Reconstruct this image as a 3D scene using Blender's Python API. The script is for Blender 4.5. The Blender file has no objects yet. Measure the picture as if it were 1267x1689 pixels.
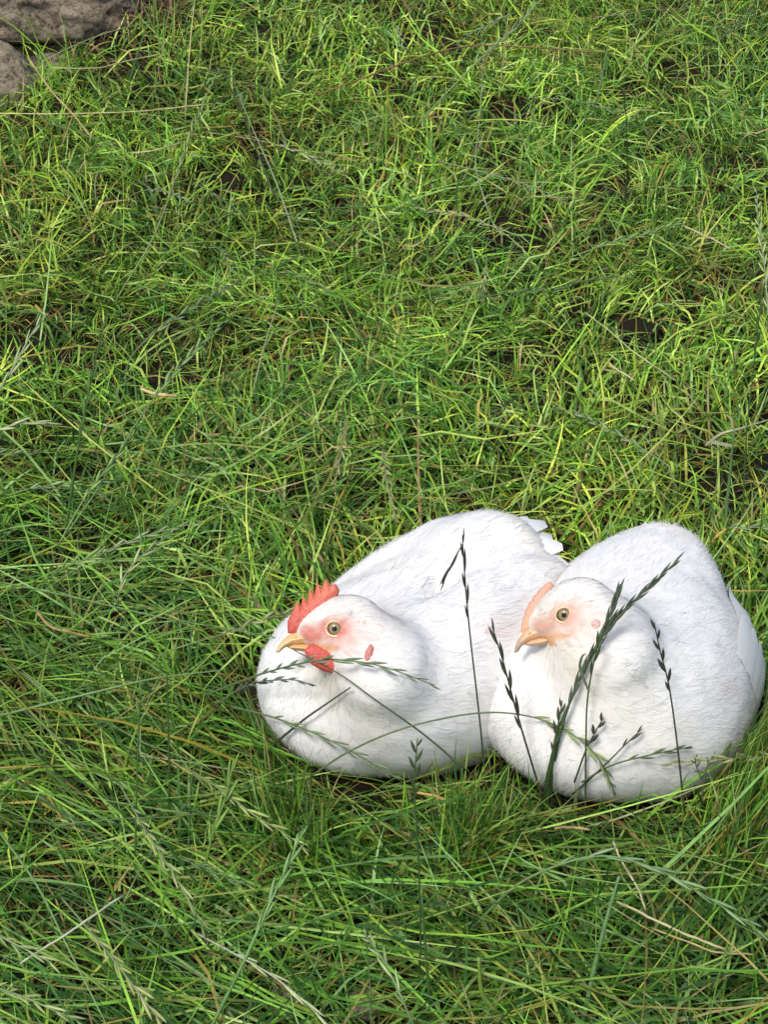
import bpy, math, random
import numpy as np
from mathutils import Matrix, Vector
random.seed(7)
rng = np.random.default_rng(7)
R = math.radians
SC = bpy.context.scene
COL = SC.collection

# ---------------------------------------------------------------- camera, sky, sun, exposure
PITCH, VFOV, CAMH = R(36.0), R(28.0), 1.05
cam_d = bpy.data.cameras.new('camera')
cam = bpy.data.objects.new('camera', cam_d); COL.objects.link(cam)
cam.location = (0, 0, CAMH); cam.rotation_euler = (R(90) - PITCH, 0, 0)
cam_d.sensor_fit = 'VERTICAL'; cam_d.angle = VFOV
cam_d.sensor_fit = 'VERTICAL'; cam_d.sensor_height = 24
cam_d.lens = 12 / math.tan(VFOV / 2)
cam_d.clip_start = 0.02; cam_d.clip_end = 2000
SC.camera = cam

SUN_EL, SUN_AZ = R(56), R(-150)          # azimuth measured from +Y (away from the camera) towards +X
world = bpy.data.worlds.new('World'); SC.world = world; world.use_nodes = True
wn = world.node_tree; bg = wn.nodes['Background']
sky = wn.nodes.new('ShaderNodeTexSky'); sky.sky_type = 'NISHITA'; sky.sun_disc = False
sky.sun_elevation = SUN_EL; sky.sun_rotation = SUN_AZ
sky.air_density = 1.0; sky.dust_density = 3.0; sky.ozone_density = 1.0
wn.links.new(sky.outputs[0], bg.inputs[0]); bg.inputs[1].default_value = 0.085
sd = bpy.data.lights.new('sun', 'SUN'); sd.energy = 1.5; sd.angle = R(12); sd.color = (1.0, 0.95, 0.86)
sun = bpy.data.objects.new('sun', sd); COL.objects.link(sun)
sdir = Vector((math.sin(SUN_AZ) * math.cos(SUN_EL), math.cos(SUN_AZ) * math.cos(SUN_EL), math.sin(SUN_EL)))
sun.rotation_euler = sdir.to_track_quat('Z', 'Y').to_euler(); sun.location = sdir * 20
SC.view_settings.view_transform = 'Standard'; SC.view_settings.look = 'None'
SC.view_settings.exposure = 0.98; SC.view_settings.gamma = 1.0
SC.view_settings.use_curve_mapping = False

# ---------------------------------------------------------------- photograph pixel -> place
FPX = 844.5 / math.tan(VFOV / 2)
CP, SP = math.cos(PITCH), math.sin(PITCH)
def ray(px, py):
    u = (px - 633.5) / FPX; v = -(py - 844.5) / FPX
    return np.array([u, CP + v * SP, -SP + v * CP])
def at_z(px, py, z=0.0):
    d = ray(px, py); t = (z - CAMH) / d[2]
    return np.array([0, 0, CAMH]) + d * t
def at_y(px, py, y):
    d = ray(px, py); t = y / d[1]
    return np.array([0, 0, CAMH]) + d * t

# ---------------------------------------------------------------- noise and terrain
def _hash(ix, iy, seed):
    n = (ix.astype(np.int64) * 374761393 + iy.astype(np.int64) * 668265263 + seed * 1442695041) & 0x7fffffff
    n = ((n ^ (n >> 13)) * 1274126177) & 0x7fffffff
    n = (n ^ (n >> 16)) & 0xffff
    return n / 65535.0
def vnoise(x, y, seed=0):
    x = np.asarray(x, float); y = np.asarray(y, float)
    ix = np.floor(x); iy = np.floor(y); fx = x - ix; fy = y - iy
    fx = fx * fx * (3 - 2 * fx); fy = fy * fy * (3 - 2 * fy)
    a = _hash(ix, iy, seed); b = _hash(ix + 1, iy, seed); c = _hash(ix, iy + 1, seed); d = _hash(ix + 1, iy + 1, seed)
    return (a * (1 - fx) + b * fx) * (1 - fy) + (c * (1 - fx) + d * fx) * fy
def fbm(x, y, seed=0, o=3):
    s = 0; a = 0.5; f = 1.0
    for i in range(o):
        s = s + a * vnoise(np.asarray(x) * f + 17.3 * i, np.asarray(y) * f - 9.1 * i, seed + i); a *= .5; f *= 2.03
    return s / (1 - .5 ** o)
def ground_h(x, y):
    x = np.asarray(x, float); y = np.asarray(y, float)
    h = (fbm(x * 3.2, y * 3.2, 3, 3) - .5) * 0.06 + (vnoise(x * 14, y * 14, 9) - .5) * 0.016
    near = np.exp(-(((x - .19) / .36) ** 2 + ((y - 1.19) / .27) ** 2) ** 2)      # the flattened place where the hens sit
    h = h * (1 - near)
    far = np.clip((np.hypot(x, y - 2) - 6) / 10, 0, 1)
    bank = 0.10 * np.exp(-(((x + .62) / .35) ** 2 + ((y - 2.65) / .35) ** 2))
    return h * (1 - far) + bank

# ---------------------------------------------------------------- object helpers
def link(o, parent=None):
    COL.objects.link(o)
    if parent is not None: o.parent = parent
    return o
def np_mesh(name, V, faces, mat=None, smooth=True, cols=None):
    """faces: list of integer arrays, each (n,3) or (n,4)."""
    me = bpy.data.meshes.new(name)
    V = np.asarray(V, np.float32)
    idx = np.concatenate([np.asarray(f, np.int32).ravel() for f in faces])
    cnt = np.concatenate([np.full(len(f), np.asarray(f).shape[1], np.int32) for f in faces])
    st = np.concatenate([[0], np.cumsum(cnt)[:-1]]).astype(np.int32)
    me.vertices.add(len(V)); me.vertices.foreach_set('co', V.ravel())
    me.loops.add(len(idx)); me.loops.foreach_set('vertex_index', idx)
    me.polygons.add(len(cnt)); me.polygons.foreach_set('loop_start', st); me.polygons.foreach_set('loop_total', cnt)
    if smooth: me.polygons.foreach_set('use_smooth', np.ones(len(cnt), bool))
    if cols is not None:
        ca = me.color_attributes.new('tint', 'FLOAT_COLOR', 'POINT')
        c4 = np.ones((len(V), 4), np.float32); c4[:, :3] = cols
        ca.data.foreach_set('color', c4.ravel())
    me.update(calc_edges=True); me.validate()
    if mat: me.materials.append(mat)
    return me
def obj(name, me, parent=None, **props):
    o = bpy.data.objects.new(name, me); link(o, parent)
    for k, v in props.items(): o[k] = v
    return o
def empty(name, loc, label, cat, group=None, rz=0):
    o = bpy.data.objects.new(name, None); COL.objects.link(o); o.location = loc; o.rotation_euler = (0, 0, rz)
    o.empty_display_size = .03
    o['label'] = label; o['category'] = cat
    if group: o['group'] = group
    return o
class Geo:
    """collects verts, faces and tints for one mesh"""
    def __init__(s): s.V = []; s.Q = []; s.T = []; s.C = []; s.n = 0
    def add(s, V, Q=None, T=None, C=(1, 1, 1)):
        V = np.asarray(V, float).reshape(-1, 3); s.V.append(V)
        if Q is not None and len(Q): s.Q.append(np.asarray(Q, int) + s.n)
        if T is not None and len(T): s.T.append(np.asarray(T, int) + s.n)
        C = np.asarray(C, float)
        s.C.append(np.broadcast_to(C, (len(V), 3)) if C.ndim == 1 else C); s.n += len(V)
    def mesh(s, name, mat, smooth=True):
        f = []
        if s.Q: f.append(np.concatenate(s.Q))
        if s.T: f.append(np.concatenate(s.T))
        return np_mesh(name, np.concatenate(s.V), f, mat, smooth, np.concatenate(s.C))
def catmull(P, n=6):
    P = np.asarray(P, float)
    if len(P) < 3:
        return np.array([P[0] + (P[-1] - P[0]) * t for t in np.linspace(0, 1, n + 1)])
    Q = np.vstack([2 * P[0] - P[1], P, 2 * P[-1] - P[-2]]); out = []
    for i in range(1, len(Q) - 2):
        a, b, c, d = Q[i - 1], Q[i], Q[i + 1], Q[i + 2]
        for t in np.linspace(0, 1, n, endpoint=False):
            out.append(.5 * (2 * b + (c - a) * t + (2 * a - 5 * b + 4 * c - d) * t * t + (3 * b - a - 3 * c + d) * t ** 3))
    out.append(P[-1]); return np.array(out)
def tube(geo, path, rad, k=5, col=(1, 1, 1), flat=None):
    path = np.asarray(path, float); n = len(path); rad = np.broadcast_to(np.asarray(rad, float), (n,))
    T = np.gradient(path, axis=0); T /= np.linalg.norm(T, axis=1)[:, None] + 1e-12
    ref = np.array([.13, .31, .94]);
    if abs(T[0] @ ref) > .9: ref = np.array([.9, .4, .1])
    A = np.cross(T, ref); A /= np.linalg.norm(A, axis=1)[:, None] + 1e-12
    B = np.cross(T, A)
    th = np.arange(k) * 2 * math.pi / k
    V = path[:, None] + rad[:, None, None] * (np.cos(th)[None, :, None] * A[:, None] + np.sin(th)[None, :, None] * B[:, None])
    i = np.arange(n - 1)[:, None]; j = np.arange(k)[None, :]; j2 = (j + 1) % k
    Q = np.stack([i * k + j, i * k + j2, (i + 1) * k + j2, (i + 1) * k + j], -1).reshape(-1, 4)
    c = np.asarray(col, float)
    if c.ndim == 2: c = np.repeat(c, k, axis=0)
    geo.add(V.reshape(-1, 3), Q, None, c)
    e0 = [[0, (j + 1), j] for j in range(1, k - 1)]; b0 = (n - 1) * k
    e1 = [[b0, b0 + j, b0 + j + 1] for j in range(1, k - 1)]
    geo.T.append(np.array(e0 + e1) + geo.n - n * k)

# ---------------------------------------------------------------- materials
def new_mat(name):
    m = bpy.data.materials.new(name); m.use_nodes = True
    return m, m.node_tree.nodes, m.node_tree.links
def leaf_mat(name, rough=.45, transl=.3, spec=.4, var=.25, nscale=60):
    m, N, L = new_mat(name); p = N['Principled BSDF']; out = N['Material Output']
    a = N.new('ShaderNodeAttribute'); a.attribute_name = 'tint'
    tc = N.new('ShaderNodeTexCoord'); nz = N.new('ShaderNodeTexNoise'); nz.inputs['Scale'].default_value = nscale
    nz.inputs['Detail'].default_value = 4
    L.new(tc.outputs['Object'], nz.inputs['Vector'])
    mr = N.new('ShaderNodeMapRange'); mr.inputs[1].default_value = .25; mr.inputs[2].default_value = .75
    mr.inputs[3].default_value = 1 - var; mr.inputs[4].default_value = 1 + var
    L.new(nz.outputs[0], mr.inputs[0])
    mx = N.new('ShaderNodeVectorMath'); mx.operation = 'SCALE'
    L.new(a.outputs['Color'], mx.inputs[0]); L.new(mr.outputs[0], mx.inputs['Scale'])
    L.new(mx.outputs[0], p.inputs['Base Color'])
    p.inputs['Roughness'].default_value = rough; p.inputs['Specular IOR Level'].default_value = spec
    t = N.new('ShaderNodeBsdfTranslucent'); L.new(mx.outputs[0], t.inputs['Color'])
    ms = N.new('ShaderNodeMixShader'); ms.inputs[0].default_value = transl
    L.new(p.outputs[0], ms.inputs[1]); L.new(t.outputs[0], ms.inputs[2]); L.new(ms.outputs[0], out.inputs['Surface'])
    return m
M_GRASS = leaf_mat('grass_blade', .42, .25, .26)
M_STRAW = leaf_mat('dry_straw', .6, .15, .3)
M_STEM = leaf_mat('grass_stem', .5, .15, .4, .2, 200)
def tint_mat(name, rough=.6, spec=.3, sss=0, sssr=(1, .3, .2), bump=0, bscale=400, coat=0):
    m, N, L = new_mat(name); p = N['Principled BSDF']
    a = N.new('ShaderNodeAttribute'); a.attribute_name = 'tint'
    L.new(a.outputs['Color'], p.inputs['Base Color'])
    p.inputs['Roughness'].default_value = rough; p.inputs['Specular IOR Level'].default_value = spec
    p.inputs['Coat Weight'].default_value = coat
    if sss:
        p.inputs['Subsurface Weight'].default_value = sss; p.inputs['Subsurface Radius'].default_value = sssr
        p.inputs['Subsurface Scale'].default_value = .003
    if bump:
        tc = N.new('ShaderNodeTexCoord'); nz = N.new('ShaderNodeTexNoise'); nz.inputs['Scale'].default_value = bscale
        nz.inputs['Detail'].default_value = 3
        L.new(tc.outputs['Object'], nz.inputs['Vector'])
        b = N.new('ShaderNodeBump'); b.inputs['Strength'].default_value = bump; b.inputs['Distance'].default_value = .001
        L.new(nz.outputs[0], b.inputs['Height']); L.new(b.outputs[0], p.inputs['Normal'])
    return m
M_BODY = tint_mat('white_plumage_body', .8, .15, .0, bump=.3, bscale=250)
M_FEATHER = leaf_mat('white_feather', .75, .05, .15, .03, 120)
M_COMB = tint_mat('red_comb_skin', .42, .5, .15, (1, .35, .25), 1.0, 650)
M_BEAK = tint_mat('horn_beak', .35, .5, .2, (1, .6, .3), .15, 300)
M_FOOT = tint_mat('scaly_foot', .55, .4, 0, bump=.5, bscale=500)
def eye_mat():
    m, N, L = new_mat('eye_iris'); p = N['Principled BSDF']
    a = N.new('ShaderNodeAttribute'); a.attribute_name = 'tint'; L.new(a.outputs['Color'], p.inputs['Base Color'])
    p.inputs['Roughness'].default_value = .06; p.inputs['Specular IOR Level'].default_value = .35
    return m
M_EYE = eye_mat()
def ground_mat():
    m, N, L = new_mat('soil'); p = N['Principled BSDF']
    tc = N.new('ShaderNodeTexCoord')
    n1 = N.new('ShaderNodeTexNoise'); n1.inputs['Scale'].default_value = 9; n1.inputs['Detail'].default_value = 8
    n2 = N.new('ShaderNodeTexNoise'); n2.inputs['Scale'].default_value = 120; n2.inputs['Detail'].default_value = 6
    for n in (n1, n2): L.new(tc.outputs['Object'], n.inputs['Vector'])
    cr = N.new('ShaderNodeValToRGB'); e = cr.color_ramp.elements
    e[0].position = .3; e[0].color = (.007, .0055, .004, 1); e[1].position = .85; e[1].color = (.032, .022, .014, 1)
    mx = N.new('ShaderNodeMix'); mx.data_type = 'FLOAT'; mx.inputs[0].default_value = .5
    L.new(n1.outputs[0], mx.inputs[2]); L.new(n2.outputs[0], mx.inputs[3])
    L.new(mx.outputs[0], cr.inputs[0]); L.new(cr.outputs[0], p.inputs['Base Color'])
    b = N.new('ShaderNodeBump'); b.inputs['Strength'].default_value = .8; b.inputs['Distance'].default_value = .006
    L.new(n2.outputs[0], b.inputs['Height']); L.new(b.outputs[0], p.inputs['Normal'])
    p.inputs['Roughness'].default_value = .95; p.inputs['Specular IOR Level'].default_value = .15
    return m
M_SOIL = ground_mat()
def rock_mat():
    m, N, L = new_mat('weathered_rock'); p = N['Principled BSDF']
    tc = N.new('ShaderNodeTexCoord')
    n1 = N.new('ShaderNodeTexNoise'); n1.inputs['Scale'].default_value = 22; n1.inputs['Detail'].default_value = 10; n1.inputs['Roughness'].default_value = .7
    n2 = N.new('ShaderNodeTexNoise'); n2.inputs['Scale'].default_value = 75; n2.inputs['Detail'].default_value = 10; n2.inputs['Roughness'].default_value = .8
    mp = N.new('ShaderNodeMapping'); mp.inputs['Scale'].default_value = (1, 1, 1.8)
    L.new(tc.outputs['Object'], mp.inputs[0])
    for n in (n1, n2): L.new(mp.outputs[0], n.inputs['Vector'])
    mx = N.new('ShaderNodeMix'); mx.data_type = 'FLOAT'; mx.inputs[0].default_value = .55
    L.new(n1.outputs[0], mx.inputs[2]); L.new(n2.outputs[0], mx.inputs[3])
    vo = N.new('ShaderNodeTexVoronoi'); vo.inputs['Scale'].default_value = 95; L.new(tc.outputs['Object'], vo.inputs['Vector'])
    n3_ = N.new('ShaderNodeTexNoise'); n3_.inputs['Scale'].default_value = 260; n3_.inputs['Detail'].default_value = 6; L.new(tc.outputs['Object'], n3_.inputs['Vector'])
    va = N.new('ShaderNodeMath'); va.operation = 'MULTIPLY_ADD'; va.inputs[1].default_value = -.22; L.new(vo.outputs['Distance'], va.inputs[0]); L.new(mx.outputs[0], va.inputs[2])
    vb = N.new('ShaderNodeMath'); vb.operation = 'MULTIPLY_ADD'; vb.inputs[1].default_value = .30; L.new(n3_.outputs[0], vb.inputs[0]); L.new(va.outputs[0], vb.inputs[2]); mx = vb
    cr = N.new('ShaderNodeValToRGB'); e = cr.color_ramp.elements
    e[0].position = .40; e[0].color = (.06, .05, .042, 1); e[1].position = .57; e[1].color = (.44, .36, .27, 1)
    k = e.new(.48); k.color = (.25, .20, .15, 1)
    L.new(mx.outputs[0], cr.inputs[0]); L.new(cr.outputs[0], p.inputs['Base Color'])
    b = N.new('ShaderNodeBump'); b.inputs['Strength'].default_value = 1; b.inputs['Distance'].default_value = .016
    L.new(mx.outputs[0], b.inputs['Height']); L.new(b.outputs[0], p.inputs['Normal'])
    p.inputs['Roughness'].default_value = .9; p.inputs['Specular IOR Level'].default_value = .2
    return m
M_ROCK = rock_mat()

# ---------------------------------------------------------------- ground
def axis(lo, hi, flo, fhi, fine, coarse):
    a = list(np.arange(flo, fhi + 1e-9, fine)); x = flo; s = fine
    left = []
    while x > lo: s *= 1.5; x -= s; left.append(x)
    x = fhi; s = fine; right = []
    while x < hi: s *= 1.5; x += s; right.append(x)
    return np.array(left[::-1] + a + right)
gx = axis(-600, 600, -1.6, 1.6, .02, 1); gy = axis(-600, 900, .4, 3.6, .02, 1)
GX, GY = np.meshgrid(gx, gy, indexing='ij')
GV = np.stack([GX, GY, ground_h(GX, GY)], -1).reshape(-1, 3)
i, j = np.meshgrid(np.arange(len(gx) - 1), np.arange(len(gy) - 1), indexing='ij'); w = len(gy)
GQ = np.stack([i * w + j, (i + 1) * w + j, (i + 1) * w + j + 1, i * w + j + 1], -1).reshape(-1, 4)
obj('ground', np_mesh('ground', GV, [GQ], M_SOIL), kind='structure', label='dark soil under the matted grass')

# ---------------------------------------------------------------- signed distance modelling
def sd_ell(P, c, r, rot=None):
    q = P - np.asarray(c)
    if rot is not None: q = q @ rot
    r = np.asarray(r); k0 = np.linalg.norm(q / r, axis=-1); k1 = np.linalg.norm(q / (r * r), axis=-1) + 1e-9
    return k0 * (k0 - 1) / k1
def sd_cap(P, a, b, ra, rb):
    a = np.asarray(a, float); b = np.asarray(b, float); ba = b - a
    t = np.clip(((P - a) @ ba) / (ba @ ba), 0, 1)
    return np.linalg.norm(P - a - t[..., None] * ba, axis=-1) - (ra + (rb - ra) * t)
def smin(a, b, k):
    h = np.clip(.5 + .5 * (b - a) / k, 0, 1)
    return b + (a - b) * h - k * h * (1 - h)
def rot_xyz(rx=0, ry=0, rz=0):
    return np.array(Matrix.Rotation(R(rz), 3, 'Z') @ Matrix.Rotation(R(ry), 3, 'Y') @ Matrix.Rotation(R(rx), 3, 'X'))
def grad(f, P, e=4e-4):
    g = np.empty_like(P)
    for a in range(3):
        d = np.zeros(3); d[a] = e; g[:, a] = f(P + d) - f(P - d)
    return g / (2 * e)
def project(f, P, it=3):
    for _ in range(it):
        g = grad(f, P); P = P - (f(P) / ((g * g).sum(1) + 1e-9))[:, None] * g
    return P
def surface_nets(f, lo, hi, h):
    ax = [np.arange(lo[a], hi[a] + h, h) for a in range(3)]
    X, Y, Z = np.meshgrid(*ax, indexing='ij'); sh = X.shape
    P = np.stack([X, Y, Z], -1).reshape(-1, 3); F = np.empty(len(P))
    for s in range(0, len(P), 200000): F[s:s + 200000] = f(P[s:s + 200000])
    F = F.reshape(sh); S = F < 0
    c = np.zeros(tuple(np.array(sh) - 1), int)
    for dx in (0, 1):
        for dy in (0, 1):
            for dz in (0, 1): c += S[dx:sh[0] - 1 + dx, dy:sh[1] - 1 + dy, dz:sh[2] - 1 + dz]
    act = np.argwhere((c > 0) & (c < 8)); ids = -np.ones(c.shape, int); ids[tuple(act.T)] = np.arange(len(act))
    acc = np.zeros((len(act), 3)); cnt = np.zeros(len(act))
    for a in range(3):
        for u in (0, 1):
            for v in (0, 1):
                o = [0, 0, 0]; o[(a + 1) % 3] = u; o[(a + 2) % 3] = v
                p0 = act + o; p1 = p0.copy(); p1[:, a] += 1
                f0 = F[tuple(p0.T)]; f1 = F[tuple(p1.T)]; m = (f0 < 0) != (f1 < 0)
                t = np.where(m, f0 / np.where(m, f0 - f1, 1), 0)
                pt = p0.astype(float); pt[:, a] += t
                acc[m] += pt[m]; cnt[m] += 1
    V = acc / cnt[:, None] * h + np.asarray(lo)
    quads = []
    for a in range(3):
        s0 = [slice(None)] * 3; s1 = [slice(None)] * 3; s0[a] = slice(0, -1); s1[a] = slice(1, None)
        E = np.argwhere(S[tuple(s0)] != S[tuple(s1)]); b, d = (a + 1) % 3, (a + 2) % 3
        E = E[(E[:, b] > 0) & (E[:, d] > 0) & (E[:, b] < sh[b] - 1) & (E[:, d] < sh[d] - 1)]
        def cell(u, v):
            q = E.copy(); q[:, b] -= u; q[:, d] -= v; return ids[tuple(q.T)]
        q = np.stack([cell(1, 1), cell(0, 1), cell(0, 0), cell(1, 0)], 1)
        fl = ~S[tuple(E.T)]; q[fl] = q[fl][:, ::-1]; quads.append(q)
    Q = np.concatenate(quads)
    return project(f, V, 2), Q
def poly_sdf(P, poly):
    d = np.full(len(P), 1e9); inside = np.zeros(len(P), bool); n = len(poly)
    for i in range(n):
        a = poly[i]; b = poly[(i + 1) % n]; ba = b - a
        t = np.clip(((P - a) @ ba) / (ba @ ba + 1e-15), 0, 1)
        d = np.minimum(d, np.linalg.norm(P - a - t[:, None] * ba, axis=1))
        c = (a[1] > P[:, 1]) != (b[1] > P[:, 1])
        xx = (b[0] - a[0]) * (P[:, 1] - a[1]) / (b[1] - a[1] + 1e-15) + a[0]
        inside ^= c & (P[:, 0] < xx)
    return np.where(inside, -d, d)
def inflate(poly, thick, soft, y0=0, h=.0006):
    """a fleshy lobe: the x-z outline swollen to a rounded thickness"""
    poly = np.asarray(poly, float)
    def f(P):
        d = poly_sdf(P[:, [0, 2]], poly); y = np.abs(P[:, 1] - y0)
        t = thick * np.sqrt(np.clip(-d / soft, 0, 1))
        return np.where(d < 0, y - t, np.hypot(d, y))* .6
    lo = [poly[:, 0].min() - .002, y0 - thick - .002, poly[:, 1].min() - .002]
    hi = [poly[:, 0].max() + .002, y0 + thick + .002, poly[:, 1].max() + .002]
    ax = [np.arange(lo[a], hi[a] + h, h) for a in range(3)]
    V, Q = surface_nets(lambda P: f(P) - .0003, lo, hi, h)
    return V, Q

# ---------------------------------------------------------------- hens
def head_sdf(P):
    d = sd_ell(P, (-.0075, 0, .002), (.0255, .0165, .0192), rot_xyz(0, 6, 0))
    d = smin(d, sd_ell(P, (.008, 0, -.002), (.0195, .0098, .0122)), .010)
    d = smin(d, sd_ell(P, (-.006, 0, -.010), (.021, .0145, .0130)), .008)
    q = P.copy(); q[:, 1] = np.abs(q[:, 1])
    d = smin(d, sd_ell(q, (-.0235, .0135, -.003), (.0075, .0035, .0075)), .004)      # ear tufts
    brow = sd_cap(q, (.012, .0095, .006), (-.008, .0148, .0085), .0025, .003)
    d = smin(d, brow, .005)
    return d

CHICKENS = []
class Hen: pass
def hen_frame(pos, rz):
    return Matrix.Translation(Vector(pos)) @ Matrix.Rotation(rz, 4, 'Z')
def head_frame(eye_px, y, yaw, pitch, roll, scale=1.0):
    """yaw 0 = beak to the picture's left in profile; positive turns the beak towards the camera"""
    Rm = Matrix.Rotation(R(180) + yaw, 3, 'Z') @ Matrix.Rotation(pitch, 3, 'Y') @ Matrix.Rotation(roll, 3, 'X')
    e = Vector(at_y(eye_px[0], eye_px[1], y))
    o = e - Rm @ Vector((0, .0165 * scale, 0))
    return Matrix.Translation(o) @ Rm.to_4x4() @ Matrix.Scale(scale, 4)

def make_body_sdf(h):
    A = h.prim; H = h.h2l; Hi = h.l2h; hs = h.hs
    def hp(x, y, z): return np.array((H @ Vector((x, y, z))))
    nb = [hp(-.018, 0, -.008), hp(*A['neck'][0]), np.array(A['shoulder'])]; n1 = A['neck'][1]
    Mi = np.array(Hi)
    def f(P):
        d = 1e9
        d = sd_ell(P, A['body'][0], A['body'][1], rot_xyz(0, A['body'][2], 0))
        d = smin(d, sd_ell(P, A['breast'][0], A['breast'][1], rot_xyz(0, A['breast'][2], 0)), .035)
        d = smin(d, sd_ell(P, A['rump'][0], A['rump'][1]), .035)
        d = smin(d, sd_cap(P * np.array([1, .75, 1]), A['tail'][0], A['tail'][1], A['tail'][2], A['tail'][3]), .03)
        nk = smin(sd_cap(P, nb[0], nb[1], .0165 * hs, n1), sd_cap(P, nb[1], nb[2], n1, A['nr']), .02)
        nk = smin(nk, sd_cap(P, nb[1], A['crop'][0], n1 * .95, A['crop'][1]), .03)
        nk = smin(nk, sd_cap(P, nb[1], A['side'][0], n1 * .9, A['side'][1]), .03)
        d = smin(d, nk, A.get('nk', .03))
        for wg in A['wings']:
            d = smin(d, sd_ell(P, wg[0], wg[1], rot_xyz(*wg[2])), wg[3] if len(wg) > 3 else .010)
        for ga, gb, dp, wd in A.get('grooves', ()):
            d = d + dp * np.exp(-(np.maximum(sd_cap(P, ga, gb, 0, 0), 0) / wd) ** 2)
        Ph = P @ Mi[:3, :3].T + Mi[:3, 3]
        d = smin(d, head_sdf(Ph) * hs, .006)
        # soft, uneven plumage
        n = np.sin(P[:, 0] * 95 + 3 * np.sin(P[:, 2] * 50)) * np.sin(P[:, 1] * 110 + 2 * np.sin(P[:, 0] * 60)) * np.sin(P[:, 2] * 90 + 1.3)
        rr = np.linalg.norm(Ph, axis=1)
        d = d - n * .0006 * np.clip((rr - .03) / .03, 0, 1)
        # flattened where the belly rests on the grass
        return np.maximum(d, -P[:, 2] - .004)
    return f

def face_weight(Ph):
    x, z = Ph[:, 0], Ph[:, 2]
    e = np.hypot((x - .001) / .0125, (z - .000) / .0085)
    w = np.clip(1.5 - e, 0, 1)
    lore = np.hypot((x - .018) / .012, (z + .004) / .007)
    w = np.maximum(w, np.clip(1.5 - lore, 0, 1))
    gape = np.hypot((x - .004) / .012, (z + .013) / .0035)
    w = np.maximum(w, np.clip(1.3 - gape, 0, 1) * .8)
    cheek = np.hypot((x + .004) / .016, (z + .007) / .008)
    w = np.maximum(w, np.clip(1.4 - cheek, 0, 1) * .55)
    earl = np.hypot((x + .016) / .010, (z - .0035) / .0014)
    w = np.maximum(w, np.clip(1.3 - earl, 0, 1) * .6)
    w = w * np.clip(.60 + 1.0 * fbm(x * 420, z * 420 + Ph[:, 1] * 200, 61, 3), 0, 1.15)
    return np.clip(w * np.clip((np.abs(Ph[:, 1]) - .003) / .004, 0, 1), 0, 1)

def feather_sheet(f, base, flow, nrm, L, W, lift0, lift1, rowv, prof, camber=.0):
    """wraps a set of feathers on the surface f: base (n,3), flow (n,3) unit; returns verts (n, rows, 3 cols, 3)"""
    n = len(base); side = np.cross(nrm, flow)
    rows = len(rowv); V = np.empty((n, rows, 3, 3))
    for r, v in enumerate(rowv):
        for c, u in enumerate((-1, 0, 1)):
            V[:, r, c] = base + flow * (L * v)[:, None] + side * (W * prof[r] * u)[:, None]
    flat = V.reshape(-1, 3)
    q = project(f, flat, 3); g = grad(f, q); g /= np.linalg.norm(g, axis=1)[:, None] + 1e-9
    far = np.linalg.norm(q - flat, axis=1) > np.repeat(L * .8, rows * 3)
    q[far] = flat[far]
    lift = np.empty((n, rows, 3))
    for r, v in enumerate(rowv):
        for c, u in enumerate((-1, 0, 1)):
            lift[:, r, c] = lift0 + (lift1 - lift0) * v ** 1.3 + (camber * (1 - abs(u)) * prof[r])
    q = q + g * lift.reshape(-1, 1)
    return q.reshape(n, rows, 3, 3)
def sheet_faces(n, rows):
    a = np.arange(n)[:, None, None] * rows * 3; r = np.arange(rows - 1)[None, :, None]; c = np.arange(2)[None, None, :]
    b = a + r * 3 + c
    return np.stack([b, b + 1, b + 4, b + 3], -1).reshape(-1, 4)

def sample_mesh(V, Q, n, gen):
    T = np.concatenate([Q[:, [0, 1, 2]], Q[:, [0, 2, 3]]])
    a = np.linalg.norm(np.cross(V[T[:, 1]] - V[T[:, 0]], V[T[:, 2]] - V[T[:, 0]]), axis=1)
    k = gen.choice(len(T), n, p=a / a.sum()); u, v = gen.random(n), gen.random(n)
    m = u + v > 1; u[m] = 1 - u[m]; v[m] = 1 - v[m]
    return V[T[k, 0]] + u[:, None] * (V[T[k, 1]] - V[T[k, 0]]) + v[:, None] * (V[T[k, 2]] - V[T[k, 0]])
def thin(P, rad):
    """dart throwing with a per-point radius"""
    cells = {}; keep = []; cs = .012
    for i in range(len(P)):
        p = P[i]; r = rad[i]; c = (int(p[0] // cs), int(p[1] // cs), int(p[2] // cs)); ok = True
        for dx in (-1, 0, 1):
            for dy in (-1, 0, 1):
                for dz in (-1, 0, 1):
                    for k in cells.get((c[0] + dx, c[1] + dy, c[2] + dz), ()):
                        q = P[k]
                        if (q[0] - p[0]) ** 2 + (q[1] - p[1]) ** 2 + (q[2] - p[2]) ** 2 < r * r: ok = False; break
                    if not ok: break
                if not ok: break
            if not ok: break
        if ok: keep.append(i); cells.setdefault(c, []).append(i)
    return np.array(keep)

def uv_ball(rad, rings=14, seg=20):
    """a ball with its pole on +Y"""
    V = []; 
    for i in range(rings + 1):
        t = math.pi * i / rings
        for j in range(seg):
            a = 2 * math.pi * j / seg
            V.append((rad * math.sin(t) * math.cos(a), rad * math.cos(t), rad * math.sin(t) * math.sin(a)))
    Q = [(i * seg + j, i * seg + (j + 1) % seg, (i + 1) * seg + (j + 1) % seg, (i + 1) * seg + j) for i in range(rings) for j in range(seg)]
    return np.array(V), np.array(Q)

def px_hit(h, px, py):
    """where the line of sight through a photo pixel meets the bird, in the bird's own frame"""
    o = np.array(h.w2l @ Vector((0, 0, CAMH))); e = np.array(h.w2l @ Vector((0, 0, CAMH) + ray(px, py) * 1.0)) - o
    l = np.linalg.norm(e); e = e / l; t = .8
    for _ in range(120):
        d = h.f((o + e * t)[None])[0]
        t += max(d * .7, 5e-4)
        if d < 6e-4: return o + e * t
        if t > 1.75: return None
    return None

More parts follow.
